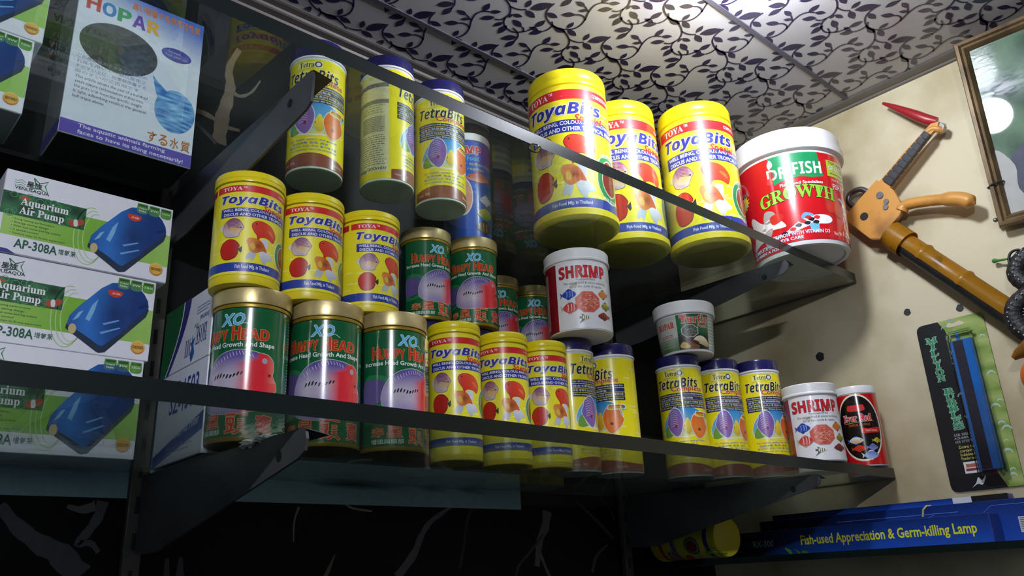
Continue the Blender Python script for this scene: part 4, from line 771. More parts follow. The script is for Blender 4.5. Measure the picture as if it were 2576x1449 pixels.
# ================================================================ cartons
def star(n, r0, r1): return [((r0 if i % 2 else r1)*math.cos(math.pi*i/n), (r0 if i % 2 else r1)*math.sin(math.pi*i/n)) for i in range(2*n)]
def pump_carton():
    w, h, dp = .284*S, .1525*S, .135*S; o = link('pump_carton', None)
    bm = bmesh.new(); box(bm, 0, w, 0, dp, 0, h, .0012); obj('carton', bm, CARD, o)
    A = Art(w=w, h=h); A.rect(.005, .995, .008, .992, 'e4e4ee', 0)
    A.rect(.02, .995, .37, .79, '8cc04a', 1, 'label', lambda u, v: mixc('7cb43c', 'a4cc6c', .5+.5*math.sin(u/w*5+2)))
    A.blob((.0, .12, .9, 1.0), [(0, 0), (0, .5), (.6, .45), (1, .0)], '3a3a8c', 2, 'label', k=1)
    for i in range(3):   # pale swirl behind the pump
        A.line([(.5+.04*i*.4+.09*math.cos(t/30*4.6+1.4)*(1-.12*i), .6-.36*math.sin(t/30*4.6+1.4)*(1-.1*i)) for t in range(31)], .0008-.0001*i, 'b4d094', 2, 'label')
    A.rect(.0, .465, .27, .545, '1e4a30', 2, 'picture', lambda u, v: mixc('163a26', '3c7a50', .5+.5*math.sin(u*260)*math.cos(v*330)))
    rn = random.Random(6)
    for i in range(26):
        x, f = rn.uniform(.02, .45), rn.choice([rn.uniform(.29, .34), rn.uniform(.47, .53), rn.uniform(.29, .53)]); q = rn.uniform(.012, .026); A.ring(x, f, q, q*1.8, .16, '5aa070', 3, 'picture', 14)
    A.blob((.37, .46, .42, .53), [(0, .3), (.2, .7), (.5, .8), (.9, 1), (1, .6), (.7, .2), (.3, .0)], 'b04a30', 4, 'picture'); A.blob((.09, .15, .29, .35), [(0, .4), (.4, .9), (1, .6), (.6, .1)], 'b85a34', 4, 'picture'); A.blob((.4, .425, .44, .52), [(.2, 0), (.0, .9), (.8, 1), (1, .1)], 'd8dce0', 5, 'picture')
    A.text('Aquarium', .1, .365, .315, .43, 'eceff0', 5, 'b', .01, outline=('143020', .02)); A.text('Air Pump', .1, .345, .425, .54, 'eceff0', 5, 'b', .01, outline=('143020', .02))
    for i, t in enumerate(('• Long lasting performance', '• Energy saving design', '• With low noise and big output', '• 2 speed control', '• Suction cups to fit any aquariums')): A.text(t, .07, (.30, .27, .34, .22, .37)[i], .572+.043*i, .6+.043*i, '2c4a20', 3, None, .006)
    A.text('AP-308A', .1, .335, .815, .925, '2c5f4c', 3, 'b', .03); A.text('增氧泵', .34, .44, .835, .905, '2c5f4c', 3, None, .01)
    for i in range(3): A.line([(.05+.012*t, .115+.03*i+.012*math.sin(t*1.6)) for t in range(6)], .0004, '4a8a6a', 3, 'emblem')
    A.text('星族', .115, .2, .1, .175, '2a3034', 4, None, .02); q = [(.15, .05), (.185, .1), (.23, .055), (.215, .12), (.235, .2), (.19, .165), (.13, .19), (.165, .12)]; A.line(q+q[:1], .0009, '2c7a4c', 3, 'emblem')
    A.text('VENUSAQUA', .055, .245, .19, .235, '26282c', 3, 'sb', 0)
    for i, t in enumerate((('Output', 'Noise'), ('3W', ''), ('3.5L/m', ''))):
        x = .765+.076*i; A.blob((x, x+.068, .03, .15), [(.05, .0), (.0, .9), (.1, 1), (.9, 1), (1, .9), (.95, 0)], '5a9440', 4, 'emblem'); A.rect(x+.006, x+.062, .04, .066, '2c5a28', 5, 'emblem'); A.text(t[0], x+.008, x+.06, .08, .105, 'dce8d0', 6, 'sb'); t[1] and A.text(t[1], x+.012, x+.056, .112, .137, 'dce8d0', 6, 'sb')
    # the pump picture
    base = [(.50, .686), (.497, .74), (.52, .77), (.685, .965), (.70, .975), (.735, .955), (.955, .46), (.968, .37), (.95, .3)]
    A.poly(base, '25344c', 3, 'picture2'); body = [(.502, .69), (.51, .59), (.56, .45), (.61, .338), (.67, .2), (.73, .11), (.80, .085), (.885, .1), (.93, .18), (.957, .26), (.966, .34), (.9, .5), (.8, .73), (.715, .89), (.69, .88), (.6, .78)]
    A.poly(body, '1d4fa0', 4, 'picture2', lambda u, v: mixc(mixc('2f74c8', '14387c', abs(u/w-.62)*4.2), '0e2a60', 1.4*(.62-abs(u/w-.76)*5)*(1-abs((1-v/h)-.5)*2)))
    for q, c in (([(.6, .6), (.63, .42), (.66, .34), (.645, .5), (.625, .62)], '7cb4e0'), ([(.53, .64), (.56, .53), (.585, .5), (.56, .6)], '88b8dc'), ([(.7, .62), (.79, .55), (.8, .56), (.71, .64)], '6aa0d8'), ([(.69, .73), (.8, .64), (.81, .65), (.7, .75)], '6aa0d8'), ([(.9, .35), (.95, .3), (.955, .33), (.91, .38)], '0e2a5c')): A.poly(q, c, 5, 'picture2')
    A.poly([(.755+.045*math.cos(t), .215-.07*math.sin(t)*(1 if t > math.pi else .25)) for t in [i*math.pi/9 for i in range(18)]], 'd0402c', 6, 'picture2'); A.text('AP-308A', .735, .785, .225, .25, 'f0d8d0', 7, 'sb'); A.ell(.535, .735, .022, .06, 'c8b484', 6, 'picture2', a0=.4)
    A.poly([(.925+x*.046, .845-y*.088) for x, y in star(24, .88, 1)], 'd89038', 4, 'emblem', lambda u, v: mixc('c86a28', 'e8c868', v/h*6-.4)); A.ell(.925, .845, .034, .064, 'e0b050', 5, 'emblem'); A.rect(.885, .965, .825, .865, 'd8a040', 6, 'emblem'); A.text('GOOD', .893, .957, .828, .862, '2c2418', 7, 'sb', .01)
    A.build(o, INKBOX, flat((0, 0, 0), (1, 0, 0), (0, 0, 1), (0, -1, 0))); return o
pc = pump_carton(); g = 'stacked air pump cartons'
def putbox(o, x, y, z, rz, label, cat='carton', grp=g): o.location = P(x, y, z); o.rotation_euler = (0, 0, math.radians(rz)); tag(o, label, cat, grp); return o
putbox(pc, .2185, 1.49, ZL+.3055, 0, 'white and green pump carton, topmost on the lower shelf')
putbox(copy_tree(pc), .203, 1.494, ZL+.1527, 0, 'white and green pump carton, middle of the lower stack')
putbox(copy_tree(pc), .196, 1.492, ZL, 0, 'white and green pump carton, bottom of the lower stack')
putbox(copy_tree(pc), -.058, 1.49, ZU, 0, 'white and green pump carton, lower of two on the upper shelf')
putbox(copy_tree(pc), -.046, 1.49, ZU+.1527, 0, 'white and green pump carton, upper of two on the upper shelf')
# ---- tall white carton with an oval picture
w, h, dp = .246*S, .345*S, .12*S
o = thing('filter_media_carton', P(.288, 1.51, ZU), 'tall white carton with coloured letters and a grey oval', 'carton')
bm = bmesh.new(); box(bm, 0, w, 0, dp, 0, h, .0012)
for f in bm.faces: f.material_index = 1 if f.normal.z < -.9 else 0
obj('carton', bm, [CARD, CARDI], o)
A = Art(w=w, h=h); A.rect(.004, .996, .004, .996, 'd5dae6', 0, 'label', lambda u, v: mixc('d6dbe8', '4a68b8', ((v/h-.78)*4.2+(u/w-.5)*.9) if v/h > .6 else 0))
for i, (t, c) in enumerate((('H', 'c04a3c'), ('O', '2c80c0'), ('P', '2a9858'), ('A', '6a42a4'), ('R', 'd8a83c'))): A.text(t, .06+.118*i, .165+.118*i, .1+.003*i, .19+.003*i, c, 3, 'sb', .04)
A.text('高い吸着する効率活性炭', .4, .965, .03, .085, 'd87c2c', 3, None, .02)
rn = random.Random(1)
A.ell(.345, .385, .3, .155, '3e403e', 2, 'picture', 40, lambda u, v: mixc('303230', '585a56', .5+.9*noise.noise(Vector((u*700, v*700, 0))))); A.ell(.79, .285, .125, .045, '3a3f98', 2, 'emblem'); A.text('Sea water,', .72, .83, .262, .28, 'b8c0e4', 3); A.text('Fresh water, use', .7, .88, .288, .306, 'b8c0e4', 3)
for i in range(4): A.text(('この商品採用するあなた自然の', '石炭を用いて一個に炭化工', 'そのすい上に、比重軽吸着する', '般のすいだ三百用です')[i], .05, .58-.05*(i == 3), .5+.032*i, .522+.032*i, '8a90a0', 3)
for i, t in enumerate(('This article adopts the peal of a hundred', 'years nature carbonization makes into,', 'the porc is at most,the specific weight', 'is light, adsorbing result,is the general', 'bull triple above.')): A.text(t, .06, (.6, .575, .565, .6, .29)[i], .63+.031*i, .654+.031*i, '4c5260', 3, 'b' if 0 else None)
A.poly([(.66, .5), (.62, .47), (.655, .57)]+[(.825+.165*math.cos(t), .665-.14*math.sin(t)) for t in [math.pi*.86+i*2*math.pi*.93/30 for i in range(30)]]+[(.75, .55)], '2f78c0', 2, 'picture2', lambda u, v: mixc('2464b0', '8ec4e6', .45+1.1*noise.noise(Vector((u*90, v*420, 3)))))
for i, t in enumerate('する水質'): A.text(t, .63+.09*i, .705+.09*i, .835, .905, 'b8702c', 3, None, .02)
A.rect(.004, .996, .915, .996, '5c4aa8', 2); A.text('The aquatic animals farming', .13, .78, .922, .952, 'd6d4ec', 3, 'sb'); A.text('faces to have its thing necessarily!', .13, .93, .958, .99, 'd6d4ec', 3, 'sb')
A.build(o, INKBOX, flat((0, 0, 0), (1, 0, 0), (0, 0, 1), (0, -1, 0)))
B = Art(w=dp, h=h); B.rect(.004, .996, .004, .996, '6a6e70', 0); B.rect(.004, .996, .915, .996, '4a3c8c', 1); B.scribble(.1, .9, .2, .7, '4c5052', 1, 14, 2); B.part = 'lettering'
B.build(o, INKBOX, flat((0, dp, 0), (0, -1, 0), (0, 0, 1), (-1, 0, 0)), names={'label': 'side_label'})
# ---- two white filter cartons seen end on
g = 'white internal filter cartons'
wf = .225*S
def filter_carton(hh, label, z):
    o = thing('filter_carton', P(.547, 1.372, z), label, 'carton', g); bm = bmesh.new(); box(bm, 0, .19*S, 0, wf, 0, hh, .0012); obj('carton', bm, CARD, o); return o
h1 = .1465*S; o = filter_carton(h1, 'white filter carton with a blue stripe beside the green jar', ZL); A = Art(w=wf, h=h1); A.rect(.004, .996, .01, .99, 'd2d6e2', 0)
A.poly([(0, .86), (.999, .5), (.999, .72), (0, 1.0)], '2c4a94', 1); A.text('SZ-1503', .28, .86, .14, .4, '2a3f8c', 2, 'sb', .0, .1); A.text('Internal Filter', .45, .93, .6, .72, 'd0d8ec', 3, None, .01, slope=.7); A.scribble(.3, .85, .8, .9, '8a92a8', 2, 2, 3)
A.build(o, INKBOX, flat((0, wf, 0), (0, -1, 0), (0, 0, 1), (-1, 0, 0)))
h2 = .134*S; o = filter_carton(h2, 'white filter carton lying upside down on the striped one', ZL+.1467); A = Art(w=wf, h=h2); A.rect(.004, .996, .01, .99, 'd6d8e4', 0)
A.poly([(.0, .0)]+[(.42-.3*(i/10)**1.8, i/10) for i in range(11)]+[(0, 1)], '1e5a34', 1); A.poly([(.42-.3*(i/10)**1.8, i/10) for i in range(11)]+[(.56-.38*(i/10)**1.6, i/10) for i in range(10, -1, -1)], '35307c', 2); A.poly([(.405-.3*(i/10)**1.8, i/10) for i in range(11)]+[(.425-.3*(i/10)**1.8, i/10) for i in range(10, -1, -1)], 'dfe2ea', 3)
A.text('MY', .5, .62, .62, .86, '343a7c', 3, 'b', rot=180); A.text('HOSE', .72, .93, .5, .76, '343a7c', 3, 'b', rot=180); A.text('Internal', .78, .95, .36, .44, '5a5e90', 3, 'b', rot=180); A.text('Filter', .66, .76, .44, .52, '7aa07c', 3, 'b', rot=180); A.scribble(.7, .96, .2, .33, '7c80b4', 3, 3, 4)
A.blob((.6, .72, .58, .96), [(.4, 0), (.2, .3), (.4, .5), (.1, .7), (.4, .75), (.4, 1), (.6, .8), (.9, .9), (.7, .6), (.9, .3), (.7, .1)], '2c5a9c', 4, 'emblem')
A.build(o, INKBOX, flat((0, wf, 0), (0, -1, 0), (0, 0, 1), (-1, 0, 0)))
# ---- long blue lamp cartons on the small shelf
def lamp_carton(x0, x1, y0, y1, z0, z1, label, art, bank=0):
    o = thing('lamp_carton', P(x0, y0, z0), label, 'carton', 'blue lamp cartons'); L, hh, d = (y1-y0)*S, (z1-z0)*S, (x1-x0)*S
    bm = bmesh.new(); box(bm, 0, d, 0, L, 0, hh, .0012); obj('carton', bm, mat('blue_carton', '1f3f9a', .3, col2='1a3688', nscale=10) if 'blue_carton' not in MATS else MATS['blue_carton'], o)
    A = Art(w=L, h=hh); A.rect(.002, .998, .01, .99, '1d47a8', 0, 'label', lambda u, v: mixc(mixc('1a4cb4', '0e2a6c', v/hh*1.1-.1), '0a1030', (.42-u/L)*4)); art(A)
    A.build(o, INKBOX, flat((0, L, 0), (0, -1, 0), (0, 0, 1), (-1, 0, 0))); return o
def a1(A):
    A.text('RX-300', .125, .215, .36, .62, '8a94ac', 2, 'sb'); A.text('Fish-used Appreciation & Germ-killing Lamp', .33, .955, .26, .74, 'e0e030', 2, 'sb', .02)
def a2(A):
    A.text('Germ-killing Lamp', .72, .995, .45, .8, 'e0e030', 2, 'sb', .02); A.text('MADE IN CHINA', .8, .93, .06, .16, 'c8d0e8', 2, 'sbi'); A.line([(.25, .2), (.58, .2)], .0006, '6a88d0', 2, 'label'); A.line([(.2, .3), (.5, .3), (.52, .22)], .0005, '6a88d0', 2, 'label'); A.line([(.64, .27), (.66, .12), (.88, .12)], .0005, '6a88d0', 2, 'label')
    A.rect(.715, .75, .42, .78, 'c8cad0', 3, 'sticker'); [A.rect(.718, .747, .45+.04*i, .465+.04*i, '5a5c64', 4, 'sticker') for i in range(7)]
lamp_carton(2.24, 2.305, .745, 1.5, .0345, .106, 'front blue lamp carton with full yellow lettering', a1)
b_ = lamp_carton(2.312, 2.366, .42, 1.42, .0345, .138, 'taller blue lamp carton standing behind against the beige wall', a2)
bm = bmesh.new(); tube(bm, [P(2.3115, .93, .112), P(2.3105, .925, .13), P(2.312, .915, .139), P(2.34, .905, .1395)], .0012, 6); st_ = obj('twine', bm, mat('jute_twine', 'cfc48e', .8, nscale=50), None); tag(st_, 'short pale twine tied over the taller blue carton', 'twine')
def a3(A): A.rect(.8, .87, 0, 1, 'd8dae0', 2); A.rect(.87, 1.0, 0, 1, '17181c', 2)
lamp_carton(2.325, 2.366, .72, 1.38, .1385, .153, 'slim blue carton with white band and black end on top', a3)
# ================================================================ things on the beige wall
def wp(y, z, out): return P(XW-out, y, z)
def wprism(name, pts, o0, o1, m, parent, bev=0):
    bm = bmesh.new(); prism(bm, [wp(y, z, o0)-parent.location for y, z in pts], Vector((-(o1-o0)*S, 0, 0)))
    if bev: bmesh.ops.bevel(bm, geom=bm.edges[:], offset=bev, segments=2, affect='EDGES')
    return obj(name, bm, m, parent)
def wdisc(name, y, z, r, o0, o1, m, parent, seg=18):
    return wprism(name, [(y+r*math.cos(2*math.pi*i/seg), z+r*math.sin(2*math.pi*i/seg)) for i in range(seg)], o0, o1, m, parent)
gun = thing('caulking_gun', wp(.86, .98, 0), 'scuffed orange caulking gun with black grip hanging on the beige wall', 'caulking gun')
G = gun.location
wprism('head_plate', [(.861, 1.079), (.821, 1.03), (.81, .985), (.806, .965), (.82, .945), (.85, .925), (.884, .893), (.914, .905), (.982, .998)], .045, .062, ORANGE, gun, .0008)
wdisc('plate_hole', .918, .979, .0125, .062, .0628, STEELD, gun)
for y, z, r in ((.86, 1.026, .0105), (.846, 1.0, .008), (.851, .984, .008)): wdisc('rivet', y, z, r, .061, .066, CHROME, gun)
# grip: orange strap with ribbed black rubber on it
d = Vector((.693-.84, 1.166-1.06)); d.normalize(); nn = Vector((-d.y, d.x))
a0 = Vector((.84, 1.058)); Lg = .185
wprism('handle_strap', [tuple(a0+d*s+nn*t) for s, t in ((-.02, -.022), (.1, -.02), (Lg, -.013), (Lg+.02, -.012), (Lg+.035, .004), (Lg+.02, .012), (Lg, .01), (.1, .012), (-.02, .02))], .042, .056, ORANGE, gun, .0006)
bm = bmesh.new()
for k in range(9):
    s0 = .004+k*.0195; wd0 = .021-.0008*k
    pts = [tuple(a0+d*s+nn*t) for s, t in ((s0, wd0), (s0+.0185, wd0-.0008), (s0+.0185, -wd0*.62), (s0, -wd0*.62))]
    t_ = bmesh.new(); prism(t_, [wp(y, z, .05)-G for y, z in pts], Vector((-.016*S, 0, 0))); bmesh.ops.bevel(t_, geom=t_.edges[:], offset=.0007, segments=2, affect='EDGES')
    obj('grip_rib', t_, BLACK, gun)
bm.free()
bm = bmesh.new(); tube(bm, [wp(*p)-G for p in spline([(.70, 1.168, .05), (.682, 1.172, .05), (.668, 1.165, .048), (.66, 1.16, .04)], 4, False)], .0045, 10); obj('hook', bm, ORANGE, gun, True)
wdisc('pivot_bolt', .664, 1.168, .014, .03, .05, CHROME, gun, 6)
bm = bmesh.new(); tube(bm, [wp(*p)-G for p in ((.668, 1.19, .045), (.69, 1.205, .05), (.72, 1.235, .055), (.77, 1.288, .05), (.80, 1.318, .045))], [.006, .0075, .007, .004, .002], 12); obj('nozzle_cutter', bm, REDPL, gun, True)
bm = bmesh.new(); tq = spline([(.815, .962, .05), (.80, .974, .05), (.76, .968, .052), (.70, .952, .055), (.655, .935, .058), (.632, .917, .06), (.622, .906, .06)], 4, False)
tube(bm, [wp(*p)-G for p in tq], [.0085]*3+[.0075]*10+[.0095]*8+[.008, .005, .003, .002], 12) if len(tq) == 25 else None
obj('trigger', bm, ORANGE, gun, True)
bm = bmesh.new(); tube(bm, [wp(*p)-G for p in spline([(.905, 1.065, .03), (.925, 1.082, .03), (.955, 1.08, .03), (.968, 1.06, .03), (.955, 1.035, .03), (.93, 1.03, .03)], 4, False)], .0042, 10); obj('rod_hook', bm, CHROME, gun, True)
# barrel: collar, open cradle, black tube underneath
ax = Vector((0, .615-.86, .60-.905)); ax.normalize(); st0 = wp(.857, .902, .045)-G; side = Vector((1, 0, 0)); upv = ax.cross(side).normalized()
if upv.z < 0: upv = -upv
def barrel(name, s0, s1, r, a0, a1, m, th=.0016, seg=20, off=0, rib=()):
    bm = bmesh.new(); rows = []
    ss = sorted(set([s0, s1]+[q+e for q in rib for e in (-.012, -.006, 0, .006, .012)]))
    for s in ss:
        rr = r*S+(max([0]+[.0022*(1-abs(s-q)/.012) for q in rib])); row = []
        for k in range(seg+1):
            a = math.radians(a0+(a1-a0)*k/seg); row.append(bm.verts.new(st0+ax*s*S+upv*off*S+(-side*math.sin(a)+upv*math.cos(a))*rr))
        rows.append(row)
    for A_, B_ in zip(rows, rows[1:]):
        for k in range(seg): bm.faces.new((A_[k], A_[k+1], B_[k+1], B_[k]))
    bmesh.ops.solidify(bm, geom=bm.faces[:], thickness=th); return obj(name, bm, m, gun, 50)
barrel('collar', -.005, .055, .0405, -180, 180, ORANGEB)
barrel('cradle', .05, .42, .031, -75, 112, ORANGEB, rib=(.115, .25))
bm = bmesh.new(); tube(bm, [st0+ax*.0*S-upv*.006*S, st0+ax*.435*S-upv*.006*S], .0275*S, 20); obj('push_tube', bm, BLACK, gun, 50)
# ---- framed picture
fr = thing('picture_frame', wp(.583, .83, .0), 'bronze framed green picture leaning out from the beige wall', 'picture frame')
ub = Vector((-.013, -.0045, .1)).normalized(); vb = Vector((0, -1, 0)); vb = (vb-ub*vb.dot(ub)).normalized(); nb = ub.cross(vb).normalized()
if nb.x > 0: nb = -nb
FH, FW = .54*S, .42*S; F0 = wp(.586, .83, .022)-fr.location
def fbar(p0, p1, inw):
    bm = bmesh.new(); prof = [(0, 0), (0, .010), (.004, .016), (.012, .0165), (.016, .012), (.022, .013), (.027, .008), (.03, .004), (.03, 0)]; A_, B_ = [], []
    dr = (p1-p0).normalized()
    for a, z in prof: A_.append(bm.verts.new(p0+inw*a*S*1.1+dr*a*S*1.1+nb*z*S*1.6)); B_.append(bm.verts.new(p1+inw*a*S*1.1-dr*a*S*1.1+nb*z*S*1.6))
    for i in range(len(prof)): bm.faces.new((A_[i], A_[(i+1) % len(prof)], B_[(i+1) % len(prof)], B_[i]))
    bm.faces.new(A_); bm.faces.new(B_[::-1]); obj('moulding', bm, BRONZE, fr, 30)
c00, c01, c10, c11 = F0, F0+ub*FH, F0+vb*FW, F0+vb*FW+ub*FH
fbar(c00, c01, vb); fbar(c10, c11, -vb); fbar(c00, c10, ub); fbar(c01, c11, -ub)
A = Art(w=FW*.88, h=FH*.9); A.rect(0, 1, 0, 1, '5f7866', 0, 'label', lambda u, v: mixc(mixc('24382e', '6f8a72', .5+.8*noise.noise(Vector((u*30, v*22, 2)))), '8fa6a0', .35*(1-v/(FH*.9))+.3*noise.noise(Vector((u*14, v*14, 7)))))
A.blob((.3, 1.0, .08, .5), [(.4, 1), (.15, .8), (.05, .5), (.2, .2), (.5, .05), (1, .1), (1, .95)], 'b8aa9e', 1); A.blob((.02, 1.0, .6, 1.0), [(.0, .3), (.1, .8), (.35, 1), (.9, .95), (1, .5), (1, 0), (.3, 0), (.18, .2)], '565a68', 2); A.blob((.0, .22, .62, 1.0), [(.1, 1), (.55, .7), (.5, .35), (.9, .05), (.6, 0), (0, 0), (0, .6)], 'b4b4b0', 3)
A.build(fr, INKPIC, flat(F0+vb*FW*.06+ub*FH*.05+nb*.003, vb, ub, nb), names={'label': 'picture'})
bm = bmesh.new(); bb = [c00+vb*q*S+ub*.115*S+nb*e*S+ub*(.006*q/.03)*S for q, e in ((-.003, .0), (-.003, .017), (.012, .03), (.028, .024), (.036, .01))]; tube(bm, bb, .0011, 6); obj('wire_tie', bm, BLACK, fr)
bm = bmesh.new(); bmesh.ops.create_uvsphere(bm, u_segments=10, v_segments=8, radius=.006*S); bmesh.ops.translate(bm, verts=bm.verts, vec=c00+ub*.025*S-vb*.006*S+nb*.01*S); obj('nail', bm, CHROME, fr, True)
# ---- blister pack
bp = thing('blister_pack', wp(.864, .17, 0), 'green and black blister card holding a blue bar on the wall', 'blister pack')
w, h = .177*S, .458*S; A = Art(w=w, h=h); th_ = .0008
bm = bmesh.new(); pr = []
for cx, cy, a0_ in ((w-.008, .008, 270), (w-.008, h-.008, 0), (.008, h-.008, 90), (.008, .008, 180)):
    for k in range(4): a = math.radians(a0_+30*k); pr.append((0, -(cx+.008*math.cos(a)), cy+.008*math.sin(a)))
prism(bm, [Vector(q)+Vector((-.001, 0, 0)) for q in pr], Vector((-th_, 0, 0))); obj('card', bm, mat('card_backing', '1c1c20', .5, nscale=20), bp)
A.poly([(-q[1]/w, 1-q[2]/h) for q in pr], '17171b', 0)
edge = [(.34, 0), (.42, .06), (.47, .14), (.49, .3), (.52, .45), (.55, .62), (.60, .8), (.70, .93), (.78, 1.0)]
A.poly([p for p in edge]+[(.97, 1), (1, .98), (1, .02), (.97, 0)], '8fa848', 1, 'label', lambda u, v: mixc('74923c', 'a8b86c', .5+.5*math.sin(v*260+u*70)))
rn = random.Random(3)
for i in range(30):
    x, f = rn.choice([rn.uniform(.86, .95), rn.uniform(.42, .62)+.25*(rn.random() > 2)]), .02+.96*i/30; q = rn.uniform(.03, .07)
    A.poly([(x+q*math.cos(t), f-q*.42*math.sin(t)) for t in [k*math.pi/9 for k in range(10)]]+[(x+q*.8*math.cos(t), f-q*.22*math.sin(t)) for t in [k*math.pi/9 for k in range(9, -1, -1)]], 'b4ccc4' if x > .8 else '8fa8ae', 2, 'label')
for i, ch in enumerate('MILLION'): wd0 = {'M': .17, 'I': .08}.get(ch, .12); A.text(ch, .19-wd0/2+.004*i, .19+wd0/2+.004*i, .085+.04*i, .12+.04*i, '2c8a5c', 3, 'b', .04, outline=('a8d0bc', .04), part=f'stacked_letter{i}')
for i, ch in enumerate('BUBBLES'): A.text(ch, .2+.006*i, .34+.006*i, .405+.036*i, .437+.036*i, '2c8a5c', 3, 'b', .04, outline=('a8d0bc', .04), part=f'stacked_letter{i+10}')
for i, t in enumerate(('AIR MIST', 'AQUARIUM', 'AIR STONE')): A.text(t, .2, .46, .675+.02*i, .69+.02*i, 'a4a8a8', 3, 'b')
for i, t in enumerate(('Extra fine', 'curtain of', 'bubbles for', 'Feeder water')): A.text(t, .24, .5, .745+.022*i, .762+.022*i, 'c0b45c', 3, 'b', part='small_print')
A.rect(.25, .5, .84, .905, 'e4e2e0', 3, 'emblem'); A.rect(.28, .47, .852, .872, 'b06a58', 4, 'emblem'); A.rect(.27, .48, .878, .892, '8a3a34', 4, 'emblem'); A.blob((.3, .52, .925, .985), [(0, .0), (.3, .4), (.5, .9), (.7, .6), (1, 1), (.7, .2), (.4, .3)], 'd0d0d0', 3, 'emblem')
A.build(bp, INKBOX, flat((-.0018, 0, 0), (0, -1, 0), (0, 0, 1), (-1, 0, 0)))
by = lambda a, f, x: Vector((-x, -a*w, (1-f)*h))
def strip(name, a0_, a1_, f0, f1, x0, x1, m, sk=.0, bev=.0008):
    bm = bmesh.new(); prism(bm, [by(a0_, f0, x0), by(a1_, f0, x0), by(a1_+sk, f1, x0), by(a0_+sk, f1, x0)], Vector((-(x1-x0), 0, 0))); bmesh.ops.bevel(bm, geom=bm.edges[:], offset=bev, segments=2, affect='EDGES'); return obj(name, bm, m, bp)
strip('air_bar', .5, .8, .145, .9, .0025, .012, BLUEACR); strip('air_stone', .535, .675, .15, .895, .0118, .0132, STONE, 0, .0004); strip('air_inlet', .585, .62, .105, .15, .004, .009, BLUEACR)
strip('clear_blister', .45, .85, .085, .93, .002, .0155, CLEAR, 0, .004)
bm = bmesh.new(); prism(bm, spline([by(.46, .035, .0019), by(.5, .022, .0019), by(.56, .03, .0019), by(.66, .022, .0019), by(.72, .045, .0019), by(.6, .05, .0019), by(.5, .05, .0019)], 3), Vector((-.0004, 0, 0))); obj('hanger_hole', bm, WALLM, bp)
# ---- black braided cord, orange fruit, green twig at the right edge
cd = thing('braided_cord', wp(.56, .62, .0), 'black braided cord coiled and hanging over the gun barrel', 'cord')
def cord(name, pts, r, m):
    q = spline([tuple(wp(*p)-cd.location) for p in pts], 14, False); bm = bmesh.new()
    tube(bm, q, [r*S*(1+.02*math.sin(i*1.5)) for i in range(len(q))], 14); return obj(name, bm, m, cd, True)
CORD = mat('black_braid', '141416', .5, col2='26262a', nscale=160, bump=.8, bscale=220)
cord('coil', [(.50, .735, .05), (.548, .725, .05), (.571, .69, .052), (.55, .655, .055), (.51, .648, .055), (.47, .66, .05)], .024, CORD)
cord('coil', [(.545, .66, .05), (.552, .625, .06), (.545, .58, .065), (.52, .56, .06), (.47, .57, .05)], .021, CORD)
cord('coil', [(.47, .628, .06), (.545, .628, .06), (.592, .60, .06), (.597, .56, .06), (.575, .525, .06), (.53, .51, .055), (.46, .52, .05)], .026, CORD)
cord('loose_end', [(.54, .72, .06), (.548, .745, .065), (.568, .745, .065), (.578, .725, .065), (.573, .7, .066)], .0035, BLACK)
bm = bmesh.new()
for pts in ([(.50, .742, .077), (.548, .73, .079), (.573, .69, .081), (.552, .65, .083)], [(.5, .75, .07), (.555, .738, .068), (.585, .69, .07), (.56, .642, .07)], [(.47, .632, .087), (.545, .632, .089), (.6, .6, .088), (.606, .555, .087), (.575, .515, .087), (.53, .5, .08)], [(.47, .61, .088), (.545, .605, .089), (.57, .58, .09), (.565, .55, .09), (.53, .53, .085)]):
    q = spline(pts, 8, False)
    for i in range(0, len(q)-1, 2): tube(bm, [wp(*q[i])-cd.location, wp(*[(a+b)/2 for a, b in zip(q[i], q[i+1])])-cd.location], .0006, 5)
o = obj('thread_stitches', bm, mat('white_thread', 'c8c8cc', .7, nscale=50), cd); o['kind'] = 'stuff'
bm = bmesh.new(); tube(bm, [wp(*p) for p in spline([(.50, .738, .045), (.56, .742, .03), (.6, .746, .02), (.628, .752, .016)], 5, False)], [.0012]*10+[.0016]*3+[.0028, .0032, .002], 8); tag(obj('plastic_twig', bm, TWIG, None, True), 'green plastic twig sticking out above the braided cord', 'twig')
of = thing('orange_ornament', wp(.56, .42, .055), 'round orange ornament with brown stem below the cord', 'ornament')
bm = bmesh.new(); bmesh.ops.create_uvsphere(bm, u_segments=32, v_segments=20, radius=.062*S)
for v in bm.verts: v.co.z *= .98; v.co.x *= .8; v.co.z -= .004*max(0, v.co.z/(.062*S))**3
obj('fruit', bm, ORG, of, True)
bm = bmesh.new(); tube(bm, [Vector((-.01, q[0]*S, q[1]*S)) for q in ((-.05, .1), (-.01, .085), (.02, .07), (.05, .06), (.062, .052))], [.009, .014, .011, .006, .003], 12); obj('stem', bm, BROWN, of, True)
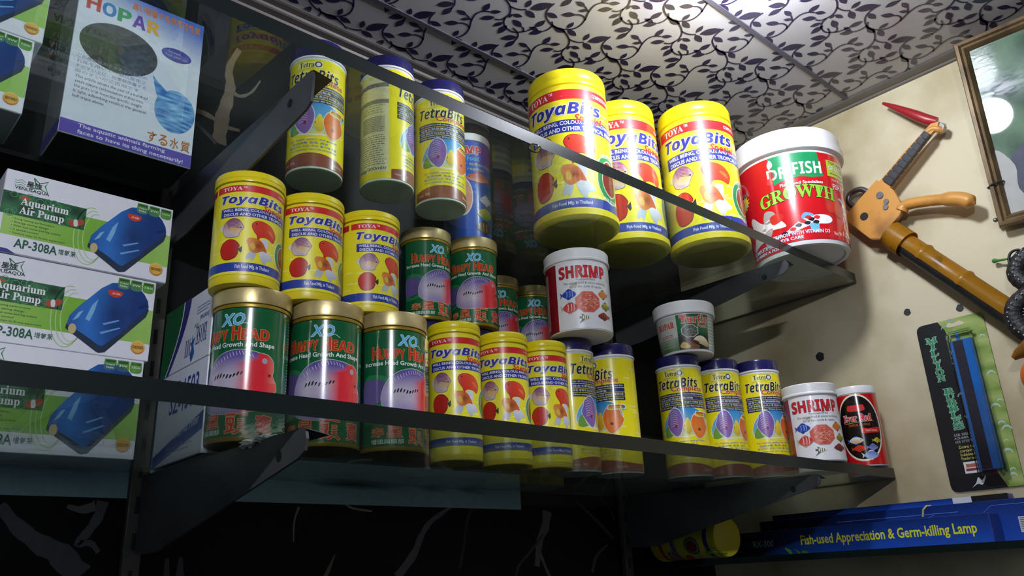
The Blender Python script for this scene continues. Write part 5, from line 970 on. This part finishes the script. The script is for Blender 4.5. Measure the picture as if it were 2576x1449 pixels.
# ---- small marks on the wall, glue drop, wad of paper, green sprigs
for i, (y, z, r) in enumerate(((1.161, .611, .013), (.878, .679, .009), (.739, .653, .009))):
    bm = bmesh.new(); prism(bm, [wp(y+r*(1+.15*math.sin(k*2.1+i))*math.cos(k*math.pi/8), z+r*1.1*math.sin(k*math.pi/8), -.0) for k in range(16)], Vector((-.0012, 0, 0)))
    tag(obj('wall_plug', bm, PLUG), ('grey wall plug behind the row of navy-lidded cans', 'grey wall plug under the caulking gun barrel', 'grey wall plug right above the blister card')[i], 'wall plug', 'grey wall plugs')
bm = bmesh.new(); bmesh.ops.create_uvsphere(bm, u_segments=20, v_segments=14, radius=1)
for v in bm.verts: v.co = Vector((v.co.x*.016, v.co.y*.011, v.co.z*.008))*S; v.co += P(1.012, 1.0, ZU-GT-.006)
tag(obj('glue_drop', bm, CLEAR, None, True), 'clear glue drop hanging under the upper shelf front edge', 'glue drop')
bm = bmesh.new(); bmesh.ops.create_icosphere(bm, subdivisions=4, radius=1)
for v in bm.verts:
    q = v.co.copy(); k = 1+.45*noise.noise(q*2.6)+.22*noise.noise(q*6+Vector((3, 1, 2))); v.co = Vector((q.x*.022, q.y*.048, q.z*.0095))*S*k; v.co += P(.556, 1.165, ZL-GT-.011)
tag(obj('paper_wad', bm, PAPERW, None), 'crumpled newsprint wad wedged between bracket and lower shelf', 'paper wad')
for i, (y, lab) in enumerate(((1.36, 'green plastic leaf sprig hanging over the small shelf edge'), (1.24, 'green plastic leaves lying on the small shelf by the cartons'))):
    t = thing('leaf_sprig', P(2.0+.19*i, y, .036), lab, 'sprig'); rn = random.Random(i+4)
    for k in range(5-2*i):
        bm = bmesh.new(); a = rn.uniform(0, 6.28); L = .03*S; pts = []
        for s_, wd0 in ((0, .1), (.3, .32), (.6, .3), (1, .02)): pts.append((s_*L, wd0*L))
        pol = [(x, y_, .001*math.sin(x*300)) for x, y_ in pts]+[(x, -y_, .001*math.sin(x*300)) for x, y_ in pts[::-1]]
        prism(bm, pol, Vector((0, 0, .0006))); bmesh.ops.transform(bm, matrix=Matrix.Translation((-.012*(k % 3), .006*k-.01, .004+.002*k)) @ Matrix.Rotation(a, 4, 'Z') @ Matrix.Rotation(rn.uniform(-.2, .9), 4, 'Y'), verts=bm.verts); obj('leaf', bm, TWIG, t)
